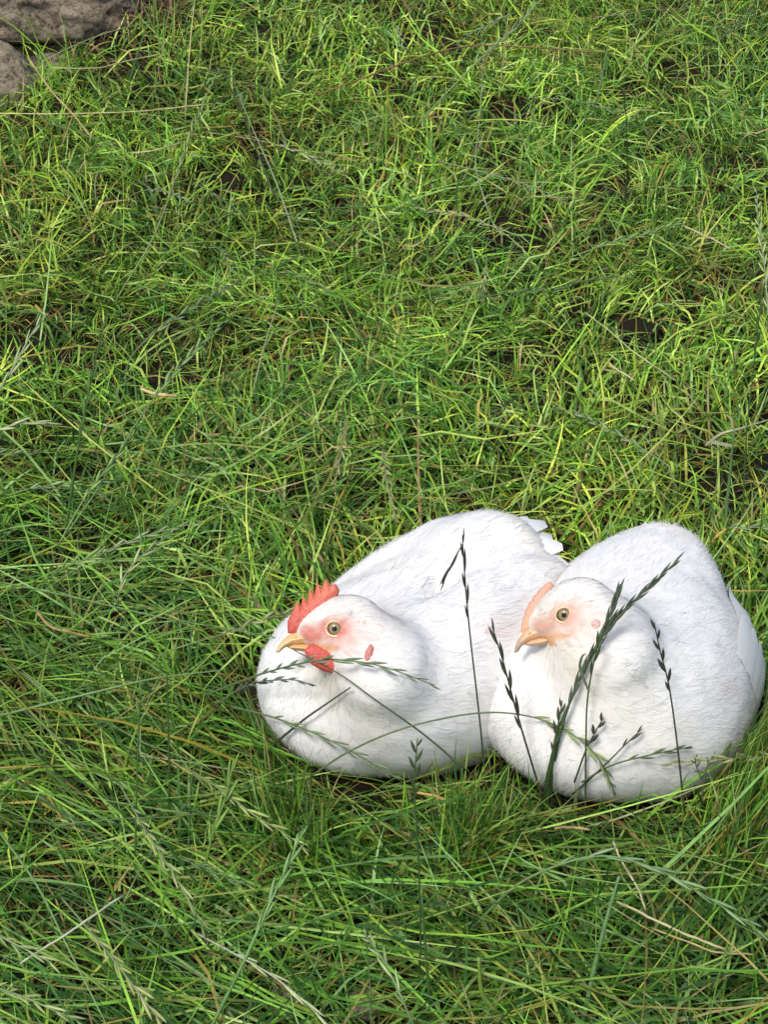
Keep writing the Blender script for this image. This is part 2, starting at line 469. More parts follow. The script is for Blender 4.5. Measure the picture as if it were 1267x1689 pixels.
def build_hen(name, label, pos, rz, headM, prim, hs, face_col, spots, gen, res=.0026):
    h = Hen(); h.M = hen_frame(pos, rz); h.w2l = h.M.inverted()
    h.h2l = h.w2l @ headM; h.l2h = h.h2l.inverted(); h.prim = prim; h.hs = hs
    h.f = f = make_body_sdf(h)
    root = empty(name, pos, label, 'chicken', rz=rz); h.root = root
    V, Q = surface_nets(f, (-.215, -.125, -.02), (.175, .125, .205), res)
    Mi = np.array(h.l2h)
    def toh(P): return P @ Mi[:3, :3].T + Mi[:3, 3]
    h.toh = toh
    spots_l = [(px_hit(h, a, b), r, np.array(c), s) for a, b, r, c, s in spots]
    def tint(P):
        Ph = toh(P); hd = np.linalg.norm(Ph, axis=1)
        c = np.tile(np.array([.80, .80, .795]), (len(P), 1))
        dirt = np.clip((.030 - P[:, 2]) / .03, 0, 1) * fbm(P[:, 0] * 60, P[:, 1] * 60 + P[:, 2] * 50, 5)
        c = c * (1 - .35 * dirt[:, None] * np.array([.6, .8, 1.0]))
        cream = np.clip(fbm(P[:, 0] * 22 + 3, P[:, 2] * 22 + P[:, 1] * 14, 8) - .52, 0, 1)[:, None]
        c = c * (1 - cream * np.array([.10, .20, .42]))
        hw = np.clip((.058 - hd) / .02, 0, 1)[:, None]; c = c * (1 - hw * np.array([.13, .15, .18]))
        fw = np.where(hd < .05, face_weight(Ph), 0)[:, None]
        c = c * (1 - fw) + np.array(face_col) * fw
        ln = np.abs(Ph[:, 2] + .0125 + (.012 - Ph[:, 0]) * .10); gw = np.where((hd < .05) & (Ph[:, 0] > .001), np.clip(1.6 - ln / .0014, 0, 1), 0)[:, None]
        c = c * (1 - gw) + np.array([.70, .36, .17]) * gw
        for p, r, col, s in spots_l:
            if p is None: continue
            w = (np.clip(1.4 - np.linalg.norm(P - p, axis=1) / r, 0, 1) * np.clip(fbm(P[:, 0] * 260 + P[:, 2] * 90, P[:, 1] * 260 - P[:, 2] * 220, 3, 2) * 3 - .5, 0, 1))[:, None] * s; w = np.minimum(w, 1)
            c = c * (1 - w) + col * w
        return c
    h.tint = tint
    obj('body', np_mesh('hen_body', V, [Q], M_BODY, True, tint(V)), root)
    # contour feathers: overlapping, following the flow of the plumage
    P = sample_mesh(V, Q, 26000, gen)
    Ph = toh(P); hd = np.linalg.norm((Ph + np.array([.01, 0, 0])) * hs, axis=1)
    near = np.clip((hd - .022) / .055, 0, 1)
    rad = .0022 + near * .0062
    fw = np.where(hd < .05, face_weight(Ph), 0)
    ok = (P[:, 2] > .004) & (fw < .35) & ~((Ph[:, 0] > .019) & (hd < .06)); P, rad, near, hd = P[ok], rad[ok], near[ok], hd[ok]
    k = thin(P, rad); P, near, hd = P[k], near[k], hd[k]
    g = grad(f, P); nrm = g / np.linalg.norm(g, axis=1)[:, None]
    hc = np.array(h.h2l @ Vector((.03, 0, .004)))
    away = P - hc; away /= np.linalg.norm(away, axis=1)[:, None]
    back = np.tile(np.array([-.95, 0, -.22]), (len(P), 1)); back[:, 2] += np.clip((-.05 - P[:, 0]) * 8, 0, .5)
    fr = np.clip((P[:, 0] - .01) / .06, 0, 1); back[:, 0] += .7 * fr; back[:, 2] -= .8 * fr
    wgt = np.exp(-np.clip(hd - .03, 0, 1) / .05)[:, None]
    fl = away * wgt + back * (1 - wgt) + gen.normal(0, .16, (len(P), 3))
    fl -= (fl * nrm).sum(1)[:, None] * nrm; fl /= np.linalg.norm(fl, axis=1)[:, None] + 1e-9
    L = (.0085 + near * .0175) * gen.uniform(.8, 1.25, len(P)); W = (.0014 + near * .0056) * gen.uniform(.85, 1.15, len(P))
    rowv = np.array([0, .3, .55, .78, .92, 1.0]); prof = np.array([.55, .95, .95, .66, .34, .06])
    FV = feather_sheet(f, P, fl, nrm, L, W, .0001, .00060, rowv, prof, .00022)
    FV += (nrm * (gen.normal(0, .00010, len(P)) * near)[:, None])[:, None, None, :]
    tc = tint(P) * gen.uniform(.97, 1.02, (len(P), 1))
    o = obj('plumage', np_mesh('hen_plumage', FV.reshape(-1, 3), [sheet_faces(len(P), 6)], M_FEATHER, True, np.repeat(tc, 18, axis=0)), root)
    o['kind'] = 'stuff'
    # loose barbs: fine down that softens every edge
    P = sample_mesh(V, Q, 15000, gen); Ph = toh(P); hd = np.linalg.norm((Ph + np.array([.01, 0, 0])) * hs, axis=1)
    fw = np.where(hd < .05, face_weight(Ph), 0)
    ok = (P[:, 2] > .004) & (gen.random(len(P)) > fw * .8) & ~((Ph[:, 0] > .024) & (hd < .06)); P, hd = P[ok], hd[ok]
    near = np.clip((hd - .02) / .06, 0, 1)
    g = grad(f, P); nrm = g / np.linalg.norm(g, axis=1)[:, None]
    away = P - hc; away /= np.linalg.norm(away, axis=1)[:, None]
    wgt = np.exp(-np.clip(hd - .03, 0, 1) / .05)[:, None]
    fl = away * wgt + np.array([-.95, 0, -.25]) * (1 - wgt) + gen.normal(0, .28, (len(P), 3))
    fl -= (fl * nrm).sum(1)[:, None] * nrm; fl /= np.linalg.norm(fl, axis=1)[:, None] + 1e-9
    L = (.0035 + near * .0065) * gen.uniform(.6, 1.4, len(P)); W = .00013 + near * .00007
    b = P + nrm * (.0003 + .0005 * near)[:, None]; s = np.cross(nrm, fl) * W[:, None]
    up = gen.uniform(-.05, .11, len(P))[:, None] * nrm
    m = b + (fl + up * .5) * (L * .55)[:, None]; t = b + (fl * .95 + up) * L[:, None]
    SV = np.stack([b - s, b + s, m - s * .8, m + s * .8, t], 1); n = len(P); ii = np.arange(n)[:, None] * 5
    o = obj('down', np_mesh('hen_down', SV.reshape(-1, 3), [ii + np.array([0, 1, 3, 2]), ii + np.array([2, 3, 4])], M_FEATHER, True,
            np.repeat(tint(P) * 1.02, 5, axis=0)), root); o['kind'] = 'stuff'
    # eyes
    HM = h.h2l
    for sgn in (1, -1):
        BV, BQ = uv_ball(.0066, 40, 28)
        rr = np.hypot(BV[:, 0], BV[:, 2]); c = np.tile(np.array([.25, .20, .105]), (len(BV), 1))
        c[rr > .0036] = (.15, .12, .065)
        c[rr > .0045] = (.02, .017, .014); c[rr < .0019] = (.004, .004, .004); c[BV[:, 1] < 0] = (.02, .02, .02)
        BV[:, 1] *= sgn * .8
        e = obj('eye', np_mesh('eye', BV, [BQ if sgn > 0 else BQ[:, ::-1]], M_EYE, True, c), root)
        ys = np.linspace(.008, .026, 91); LP = np.array([HM @ Vector((0, sgn * yy, 0)) for yy in ys]); dd = f(LP); ysf = ys[np.argmax(dd > 0)] if (dd > 0).any() else .0165
        e.matrix_local = HM @ Matrix.Translation((0, sgn * (ysf - .0040), 0)) @ Matrix.Rotation(R(-6 * sgn), 4, 'Z')
        gq = Geo(); th = np.linspace(0, 2 * math.pi, 33)
        lid = np.stack([.0057 * np.cos(th) * (1.08), np.full(33, .0037 * sgn), .0053 * np.sin(th)], 1)
        lid[:, 1] -= sgn * .0012 * (np.abs(np.cos(th)) ** 2)
        tube(gq, lid, .0009, 6, (.72, .50, .30))
        obj('eyelid', gq.mesh('eyelid', M_BEAK), e)
    return h

def head_part(h, name, V, Q, mat, col, h2=None, **kw):
    o = obj(name, np_mesh(name, V, [Q], mat, True, col), kw.get('parent', h.root)); 
    if kw.get('parent') is None: o.matrix_local = h.h2l
    return o
def surf_y(h, x, z, sgn):
    ys = np.linspace(.004, .034, 121); LP = np.array([h.h2l @ Vector((x, sgn * yy, z)) for yy in ys]); out = h.f(LP) > 0
    return sgn * float(ys[np.argmax(out)]) if out.any() else sgn * .0145
def px2h(pts, ex, ey, s): return np.array([((ex - a) / s, (ey - b) / s) for a, b in pts])

def beak(h, up_col, tip_col):
    upper = [(.004, -.0128), (.010, -.0122), (.020, -.0110), (.030, -.0110), (.0360, -.0127), (.0402, -.0160), (.0418, -.0155), (.0402, -.0122), (.0370, -.0082), (.0325, -.0048), (.0255, -.0020), (.014, -.002)]
    V, Q = inflate(upper, .0078, .0090, 0, .0007)
    t = np.clip((V[:, 0] - .030) / .011, 0, 1)[:, None]; c = np.array(up_col) * (1 - t) + np.array(tip_col) * t
    pk = np.clip((.024 - V[:, 0]) / .008, 0, 1)[:, None] * np.clip((V[:, 2] + .009) / .004, 0, 1)[:, None]; c = c * (1 - pk) + np.array([.72, .30, .17]) * pk
    ub = head_part(h, 'upper_beak', V, Q, M_BEAK, c)
    lower = [(.006, -.0140), (.014, -.0115), (.029, -.0108), (.0335, -.0126), (.029, -.0148), (.021, -.0164), (.011, -.0164)]
    V, Q = inflate(lower, .0066, .0046, 0, .0007)
    t = np.clip((.016 - V[:, 0]) / .008, 0, 1)[:, None]
    head_part(h, 'lower_beak', V, Q, M_BEAK, np.array(up_col) * .9 * (1 - t) + np.array([.65, .22, .14]) * t)
    for s in (1, -1):
        BV, BQ = uv_ball(.001, 8, 10)
        BV = BV * np.array([1.9, .5, .55]) @ rot_xyz(0, 24, 0).T + np.array([.0275, s * .0047, -.0062])
        obj('nostril', np_mesh('nostril', BV, [BQ], M_BEAK, True, (.12, .05, .03)), ub)

def lone_feather(geo, f, base, flow, nrm, L, W, l0, l1, col, gen, nrow=8):
    rowv = np.linspace(0, 1, nrow); prof = np.clip(np.sin(np.pi * (rowv * .86 + .12)) ** .5, 0, 1); prof[-1] = .22
    FV = feather_sheet(f, base[None], flow[None], nrm[None], np.array([L]), np.array([W]), l0, l1, rowv, prof, .0010)[0]
    geo.add(FV.reshape(-1, 3), sheet_faces(1, nrow), None, col)

def free_feather(base, d, side, L, W, droop, gen, nrow=9):
    """a stiff feather standing free of the body, with a shaft ridge and a rounded tip"""
    d = np.asarray(d) / np.linalg.norm(d); side = np.asarray(side) / np.linalg.norm(side); up = np.cross(d, side)
    if up[2] < 0: up = -up
    V = []
    for r in range(nrow):
        v = r / (nrow - 1); pr = max(math.sin(math.pi * (v * .84 + .14)) ** .5, .25)
        if r == nrow - 1: pr = .3
        c = np.asarray(base) + d * L * v * (1 - .15 * abs(droop) * v) - np.array([0, 0, 1]) * droop * L * v * v
        for u in (-1, 0, 1):
            V.append(c + side * W * pr * u + up * (.0016 * (1 - abs(u)) - .0012 * abs(u)) + d * (-.10 * abs(u) * W) + side * gen.normal(0, .0004))
    return np.array(V), sheet_faces(1, nrow)

def tail(h, base, n, back, upz, L, W, gen, fan=55, droop=.35, col=(.80, .80, .80)):
    for k in range(n):
        t = (k / (n - 1) - .5) * 2; a = R(fan * t)
        d = np.array([-math.cos(a) * back, math.sin(a) * .8, upz * (1 - .5 * t * t)])
        s = np.array([math.sin(a) * .4, math.cos(a), -.55 * t])
        b = np.array(base) + np.array([.012 * abs(t), .018 * t, -.012 * t * t + .0015 * ((k % 2) - .5)])
        V, Q = free_feather(b, d, s, L * gen.uniform(.85, 1.1), W * gen.uniform(.9, 1.1), droop * gen.uniform(.8, 1.3), gen)
        obj('tail_feather', np_mesh('tail_feather', V, [Q], M_FEATHER, True, np.array(col) * gen.uniform(.96, 1.01)), h.root)

def wing_feathers(h, spec, side, gen):
    for (x, y, z, L, W, fz) in spec:
        p = project(h.f, np.array([[x, y, z]]), 5); g = grad(h.f, p)[0]; g /= np.linalg.norm(g)
        fl = np.array([-1, 0, fz]); fl = fl - (fl @ g) * g; fl /= np.linalg.norm(fl)
        q = Geo(); lone_feather(q, h.f, p[0], fl, g, L, W, .0010, .0046, np.array([.81, .81, .81]), gen)
        obj('wing_feather', q.mesh('wing_feather', M_FEATHER), h.root)

def foot(h, p, az, gen):
    q = Geo(); p = np.array(p)
    for k, a in enumerate((-35, 0, 35, 170)):
        L = (.034, .040, .034, .016)[k]; d = np.array([math.cos(az + R(a)), math.sin(az + R(a)), 0]); pts = []; rr = []
        for t in np.linspace(0, 1, 9):
            pts.append(p + d * L * t + np.array([0, 0, .0045 + .004 * math.sin(t * 3.1) - .003 * t])); rr.append((.0048 - .0016 * t) * (1 + .12 * math.cos(t * 26)))
        tube(q, pts, rr, 8, (.42, .23, .11))
        e = pts[-1]; tube(q, [e, e + d * .005 + np.array([0, 0, .0005]), e + d * .010 - np.array([0, 0, .002])], [.0022, .0015, .0004], 6, (.16, .10, .06))
    tube(q, [p + np.array([0, 0, .006]), p - .012 * np.array([math.cos(az), math.sin(az), 0]) + np.array([0, 0, .022])], [.006, .0065], 8, (.42, .23, .11))
    obj('foot', q.mesh('foot', M_FOOT), h.root)

gen = np.random.default_rng(11)
# the hen with the tall red comb
A_POS = (.021, 1.197, 0.0); A_RZ = R(180 + 40)
A_HEAD = head_frame((553, 1037), 1.100, R(4), R(1), R(33))
A_PRIM = dict(body=((-.005, 0, .058), (.110, .070, .058), 10), breast=((.063, -.003, .049), (.060, .067, .050), -4),
              rump=((-.072, 0, .079), (.054, .050, .046)), tail=((-.080, 0, .096), (-.088, 0, .103), .024, .017),
              shoulder=(.018, .028, .074), nr=.046, nk=.046, neck=((-.030, 0, -.030), .0220), crop=((.066, .016, .066), .044), side=((.026, .042, .046), .048),
              wings=[((-.032, .050, .082), (.086, .032, .045), (22, 8, 3), .006), ((-.030, -.056, .070), (.086, .020, .038), (-14, 12, -6)),
                     ((-.030, .052, .030), (.066, .045, .042), (0, 0, 0), .03), ((.004, .058, .054), (.062, .032, .048), (0, 0, 0), .03), ((.018, .060, .080), (.064, .033, .042), (10, 14, 0), .035)],
              grooves=[((.034, .036, .118), (-.010, .022, .120), .0075, .009), ((-.010, .022, .120), (-.075, .012, .127), .0045, .009), ((-.075, .012, .127), (-.092, .034, .117), .0025, .009)])
hA = build_hen('chicken', 'white chicken with a tall serrated red comb and red wattle, sitting in the grass',
               A_POS, A_RZ, A_HEAD, A_PRIM, 1.0, (.52, .20, .155),
               [(792, 1046, .007, (.75, .40, .37), .55), (808, 1040, .005, (.78, .48, .45), .45),
                (840, 1000, .003, (.5, .47, .42), .5), (770, 1150, .004, (.5, .45, .38), .5), (600, 1155, .008, (.72, .6, .55), .4)], gen)
beak(hA, (.66, .42, .19), (.68, .52, .28))
combA = px2h([(495, 1046), (478, 1043), (479, 1025), (489, 1007), (496, 996), (501, 1006), (505, 988), (512, 998), (516, 976), (524, 988), (529, 967), (536, 978),
              (542, 962), (550, 972), (558, 970), (563, 980), (560, 988), (548, 1000), (534, 1012), (518, 1026), (511, 1040)], 553, 1037, 2300)
V, Q = inflate(combA, .0033, .0045, 0, .0005)
t = np.clip((V[:, 2] - .012 - V[:, 0] * -.25) / .018, 0, 1)[:, None]
head_part(hA, 'comb', V, Q, M_COMB, np.array([.50, .095, .07]) * (1 - t) + np.array([.60, .17, .10]) * t)
wat = px2h([(503, 1070), (507, 1082), (513, 1093), (530, 1104), (545, 1109), (556, 1110), (563, 1099), (556, 1085), (540, 1072), (528, 1066), (514, 1062)], 553, 1037, 2300)
for s in (.0100, -.0100):
    V, Q = inflate(wat, .0026, .005, s)
    head_part(hA, 'wattle', V, Q, M_COMB, np.array([.52, .085, .06]))
for s in (1, -1):
    lob = px2h([(606, 1062), (610, 1066), (610, 1078), (604, 1088), (597, 1091), (596, 1084), (599, 1072)], 553, 1037, 2300)
    V, Q = inflate(lob, .0017, .003, surf_y(hA, -.0215, -.0165, s))
    head_part(hA, 'earlobe', V, Q, M_COMB, np.array([.52, .20, .17]))
tail(hA, (-.076, 0, .116), 15, 1.0, .22, .062, .0130, gen, 66, .34)
tail(hA, (-.086, 0, .104), 9, 1.0, .00, .050, .012, gen, 74, .50)
wing_feathers(hA, [(-.050, .085, .098, .075, .011, .22), (-.055, .088, .086, .078, .011, .18), (-.058, .088, .074, .078, .011, .14), (-.062, .086, .062, .072, .010, .08),
                   (-.020, .088, .096, .055, .011, .18), (-.022, .090, .082, .055, .011, .12), (-.025, .090, .068, .055, .011, .08),
                   (-.050, -.085, .098, .075, .011, .2), (-.055, -.088, .084, .078, .011, .16), (-.058, -.088, .070, .078, .011, .12)], 1, gen)
foot(hA, (-.020, .070, .0), R(120), gen)

# the hen with the low comb
B_POS = (.178, 1.182, 0.0); B_RZ = R(180 + 65)
B_HEAD = head_frame((932, 1014), 1.105, R(6), R(18), R(36), 1.0)
B_PRIM = dict(body=((.000, 0, .062), (.102, .077, .062), 8), breast=((.066, -.010, .056), (.060, .078, .056), -6),
              rump=((-.064, .002, .063), (.048, .043, .042)), tail=((-.078, 0, .080), (-.100, 0, .090), .021, .014),
              shoulder=(.022, .012, .074), nr=.044, nk=.046, neck=((-.020, 0, -.032), .0225), crop=((.072, .004, .066), .042), side=((.040, .034, .048), .050),
              wings=[((.000, .068, .052), (.078, .023, .044), (10, 6, 2)), ((.004, -.052, .046), (.066, .020, .036), (-12, 6, -4)),
                     ((.005, .060, .030), (.075, .042, .042), (0, 0, 0), .03), ((.028, .050, .072), (.060, .034, .044), (10, 10, 0), .035)])
hB = build_hen('chicken', 'white chicken with only a low pale orange comb ridge, sitting turned towards the viewer',
               B_POS, B_RZ, B_HEAD, B_PRIM, 1.0, (.56, .34, .265),
               [(1034, 1092, .0035, (.22, .22, .25), .9), (1040, 1108, .003, (.25, .25, .28), .9), (1048, 1100, .0025, (.3, .3, .33), .9),
                (1240, 1112, .004, (.10, .10, .13), 1.6), (1245, 1105, .003, (.15, .15, .18), 1.6), (1232, 1122, .003, (.35, .35, .38), .6),
                (1195, 1140, .007, (.78, .60, .57), .6), (1000, 965, .005, (.55, .55, .60), .5), (1008, 990, .004, (.55, .55, .60), .5),
                (895, 1170, .008, (.66, .54, .48), .45), (912, 1140, .007, (.70, .58, .53), .45), (1118, 1012, .002, (.4, .4, .4), .6)], gen)
beak(hB, (.68, .43, .26), (.34, .26, .21))
combB = [(.0335, -.004), (.0335, -.0005), (.0312, .0032), (.0305, .0055), (.0280, .0080), (.0272, .0102), (.0245, .0122), (.0230, .0145), (.0200, .0160), (.0185, .0182), (.0150, .0196), (.0135, .0214), (.0100, .0225), (.0075, .0242), (.004, .0243), (.003, .021), (.008, .017), (.013, .0130), (.018, .0080), (.0225, .0020), (.026, -.0045)]
V, Q = inflate([(a - .0011, b - .0009) for a, b in combB], .0019, .0030, 0, .0005)
t = np.clip((V[:, 2] - .004) / .012, 0, 1)[:, None]
head_part(hB, 'comb', V, Q, M_COMB, np.array([.64, .35, .22]) * (1 - t) + np.array([.62, .32, .24]) * t)
gp = [(.0125, -.0158), (.004, -.0160), (-.002, -.0150), (-.003, -.0172), (.003, -.0192), (.011, -.0185)]
for s in (1, -1):
    V, Q = inflate(gp, .0018, .002, s * .0085)
    head_part(hB, 'wattle', V, Q, M_COMB, np.array([.62, .19, .13]))
    V, Q = inflate([(-.019, -.0085), (-.016, -.010), (-.0165, -.0145), (-.019, -.0175), (-.0215, -.015), (-.0215, -.0105)], .0011, .003, surf_y(hB, -.019, -.013, s) - s * .0006)
    head_part(hB, 'earlobe', V, Q, M_COMB, np.array([.60, .40, .36]))
tail(hB, (-.088, 0, .078), 9, 1.0, .40, .028, .012, gen, 60, .30)
wing_feathers(hB, [(-.030, .098, .094, .075, .012, .16), (-.035, .1, .080, .080, .012, .12), (-.038, .1, .066, .080, .012, .08), (-.042, .098, .052, .076, .011, .04), (-.046, .094, .040, .070, .010, .0),
                   (.004, .098, .092, .055, .012, .12), (.002, .1, .076, .055, .012, .08), (.0, .1, .060, .055, .012, .05), (-.004, .097, .046, .05, .011, .02),
                   (-.035, -.1, .080, .080, .012, .12), (-.038, -.1, .066, .080, .012, .08)], 1, gen)
foot(hB, (.035, -.084, .0), R(-60), gen)
HENS = [hA, hB]

# ---------------------------------------------------------------- rocks and clods
def n3(P, f, seed):
    return (fbm(P[:, 0] * f + 5, P[:, 1] * f + P[:, 2] * f * .6, seed, 4) + fbm(P[:, 1] * f - 3, P[:, 2] * f * 1.3 + P[:, 0] * f * .4, seed + 7, 4) + fbm(P[:, 2] * f * 1.6, P[:, 0] * f - P[:, 1] * f * .3, seed + 13, 4)) / 3 - .5
def lump(name, lumps, h, amp, f, seed, mat, label, cat, crack=0):
    lumps = [(np.array(c), np.array(r), rt) for c, r, rt in lumps]; o0 = lumps[0][0].copy()
    def fn(P):
        d = None
        for c, r, rt in lumps:
            e = sd_ell(P, c - o0, r, rot_xyz(*rt)); d = e if d is None else smin(d, e, .02)
        d = d + n3(P, f, seed) * amp + n3(P, f * 4, seed + 3) * amp * .55
        if crack:
            z = P[:, 2] + .025 * (fbm(P[:, 0] * 9, P[:, 1] * 9, seed + 20) - .5)
            for zc, wd in crack: d = d + np.exp(-((z - zc) / wd) ** 2) * .022
        return d * .7
    lo = np.min([c - o0 - np.max(r) * 1.15 for c, r, rt in lumps], 0) - amp; hi = np.max([c - o0 + np.max(r) * 1.15 for c, r, rt in lumps], 0) + amp
    V, Q = surface_nets(fn, lo, hi, h)
    o = obj(name, np_mesh(name, V, [Q], mat), None, label=label, category=cat); o.location = o0; return o
ROCKS = [(-.49, 2.47, .20, .18), (-.47, 2.27, .05, .035)]
lump('rock', [((-.50, 2.50, .07), (.20, .165, .150), (0, 0, 10)), ((-.385, 2.44, .05), (.085, .08, .115), (0, 0, 0))], .0055, .060, 15, 4, M_ROCK,
     'large rough tan rock with a dark crack at the edge of the grass', 'rock', [(-.035, .010)])
lump('rock', [((-.485, 2.255, .03), (.080, .058, .062), (0, 0, -15)), ((-.40, 2.30, .01), (.045, .035, .04), (0, 0, 0))], .0035, .02, 22, 9, M_ROCK, 'small dark stone in the grass just in front of the large rock', 'rock')
def soil_clod(px, py, r, seed, label, mat=None):
    p = at_z(px, py, 0); p[2] = float(ground_h(p[0], p[1])) + r * .7
    lump('soil_clod', [(p, (r * 1.0, r * .8, r * .6), (0, 0, seed * 40)), (p + np.array([r * .8, -r * .2, -r * .2]), (r * .6, r * .5, r * .45), (0, 0, 0))], r / 9, r * 1.1, 1.3 / r, seed, mat or M_ROCK, label, 'clod')

# ---------------------------------------------------------------- grass
CLEAR = [(h.w2l, h.f) for h in HENS]
def inside_birds(P):
    m = np.zeros(len(P), bool)
    near = (P[:, 0] > -.2) & (P[:, 0] < .4) & (P[:, 1] > .98) & (P[:, 1] < 1.4) & (P[:, 2] < .2)
    ix = np.nonzero(near)[0]
    for w2l, f in CLEAR:
        if not len(ix): break
        W = np.array(w2l); q = P[ix] @ W[:3, :3].T + W[:3, 3]
        m[ix] |= f(q) < .002
    return m
BARE = [at_z(*p)[:2].tolist() + [r] for p, r in (((372, 322), .035), ((1045, 568), .03), ((245, 215), .02), ((1180, 830), .03), ((755, 88), .025), ((180, 355), .02), ((1210, 265), .03), ((660, 690), .015), ((830, 395), .03), ((150, 780), .03), ((520, 1000), .0))]
def frame_px(x, y):
    """picture position of a ground point, to choose how long and dense the turf is across this meadow"""
    z = -CAMH; dep = y * CP - z * SP; up = y * SP + z * CP
    return 633.5 + FPX * x / dep, 844.5 - FPX * up / dep
def scatter(n, gen, y0=.72, y1=2.95, margin=.22):
    """random ground points over the meadow in front of the camera, even per area"""
    hw1 = .5 * (y1 / 2.3) + margin
    x = gen.uniform(-1.05, 1.05, n); y = gen.uniform(y0, y1, n)
    k = np.abs(x) < .187 * (y * CP + CAMH * SP) + margin
    x, y = x[k], y[k]
    keep = np.ones(len(x), bool)
    for cx, cy, r in BARE:
        d = np.hypot(x - cx, y - cy); keep &= (d > r) | (gen.random(len(x)) < .12)
    for cx, cy, rx, ry in ROCKS: keep &= ((x - cx) / rx) ** 2 + ((y - cy) / ry) ** 2 > 1
    return x[keep], y[keep]
def blades(x, y, L, W, e0, bend, az, curl, col, tipc, floor, gen, seg=5, roll=None, taper=2.2):
    n = len(x); s = np.linspace(0, 1, seg + 1); h0 = ground_h(x, y)
    P = np.empty((n, seg + 1, 3)); P[:, 0] = np.stack([x, y, h0 - .003], 1)
    for k in range(1, seg + 1):
        sm = (k - .5) / seg; ph = e0 + bend * sm; a = az + curl * sm
        st = (L / seg)[:, None] * np.stack([np.sin(ph) * np.cos(a), np.sin(ph) * np.sin(a), np.cos(ph)], 1)
        P[:, k] = P[:, k - 1] + st
    for k in range(1, seg + 1):
        P[:, k, 2] = np.maximum(P[:, k, 2], ground_h(P[:, k, 0], P[:, k, 1]) + floor * min(1, k / 2))
    T = np.gradient(P, axis=1); T /= np.linalg.norm(T, axis=2)[..., None] + 1e-9
    side = np.stack([-np.sin(az), np.cos(az), np.zeros(n)], 1)[:, None, :] * np.ones((1, seg + 1, 1))
    side -= (side * T).sum(2)[..., None] * T; side /= np.linalg.norm(side, axis=2)[..., None] + 1e-9
    up = np.cross(T, side)
    if roll is None: roll = gen.normal(0, .7, n)
    rr = roll[:, None] + (gen.normal(0, .5, n)[:, None]) * s[None]
    wv = np.cos(rr)[..., None] * side + np.sin(rr)[..., None] * up
    prof = (.65 + .35 * np.sin(np.pi * np.minimum(s * 1.4, 1) * .5)) * (1 - s ** taper); prof[-1] = 0
    hw = (W / 2)[:, None] * prof[None]
    A = P - wv * hw[..., None]; B = P + wv * hw[..., None]
    nv = 2 * seg + 1; V = np.empty((n, nv, 3))
    V[:, 0:2 * seg:2] = A[:, :seg]; V[:, 1:2 * seg:2] = B[:, :seg]; V[:, -1] = P[:, seg]
    bad = inside_birds(P.reshape(-1, 3)).reshape(n, seg + 1).any(1)
    tip = P[:, seg]; dep = tip[:, 1] * CP - (tip[:, 2] - CAMH) * SP; upv = tip[:, 1] * SP + (tip[:, 2] - CAMH) * CP
    tx = 633.5 + FPX * tip[:, 0] / dep; ty = 844.5 - FPX * upv / dep
    bad |= (L > .078) & (((tx - 650) / 245) ** 2 + ((ty - 1060) / 215) ** 2 < 1) | (L > .078) & (((tx - 1040) / 235) ** 2 + ((ty - 1080) / 225) ** 2 < 1)   # long blades lean away from the hens
    V = V[~bad]; col = col[~bad]; tipc = tipc[~bad]; n = len(V)
    cs = np.repeat(s[:seg], 2).tolist() + [1.0]; cs = np.array(cs)
    C = col[:, None, :] * (1 - cs[None, :, None] ** 1.5) + tipc[:, None, :] * cs[None, :, None] ** 1.5
    b = np.arange(n)[:, None] * nv
    Q = np.concatenate([b + np.array([2 * k, 2 * k + 1, 2 * k + 3, 2 * k + 2]) for k in range(seg - 1)])
    Tt = b + np.array([2 * seg - 2, 2 * seg - 1, 2 * seg])
    return V.reshape(-1, 3), Q, Tt, C.reshape(-1, 3)
def outward(x, y, az, gen):
    """blades rooted against a sitting bird bend away from it"""
    for cx, cy in ((.02, 1.19), (.186, 1.182)):
        dx, dy = x - cx, y - cy; d = np.hypot(dx, dy); to = np.arctan2(dy, dx)
        m = (d < .17) & (np.cos(az - to) < .1)
        az = np.where(m, to + gen.normal(0, 1.0, len(x)), az)
    return az
PAL = np.array([1.10, 1.17, .99]) * np.array([(.18, .34, .040), (.25, .42, .050), (.12, .25, .034), (.32, .44, .060), (.08, .18, .040), (.40, .48, .12), (.055, .13, .022), (.28, .40, .13), (.045, .10, .020)])
def green(n, gen, warm):
    k = gen.integers(0, len(PAL), n); c = PAL[k] * gen.uniform(.75, 1.3, (n, 1))
    w = np.clip(warm, 0, 1)[:, None]
    return c * (1 + w * np.array([.30, .10, -.15])) * (1 - (1 - w) * np.array([.22, .06, -.10]))
STRAWP = np.array([(.44, .34, .12), (.34, .25, .08), (.50, .42, .20), (.40, .32, .05), (.28, .19, .07), (.46, .38, .09)])
gg = np.random.default_rng(5)
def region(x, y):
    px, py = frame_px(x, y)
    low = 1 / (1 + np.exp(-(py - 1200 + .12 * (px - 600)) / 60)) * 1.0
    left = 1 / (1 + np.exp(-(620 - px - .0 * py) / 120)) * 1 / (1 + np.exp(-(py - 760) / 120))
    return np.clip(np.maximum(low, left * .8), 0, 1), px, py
tris = []
def add_stuff(name, mat, label, geo):
    o = obj(name, geo.mesh(name, mat, True), None, kind='stuff', label=label); return o

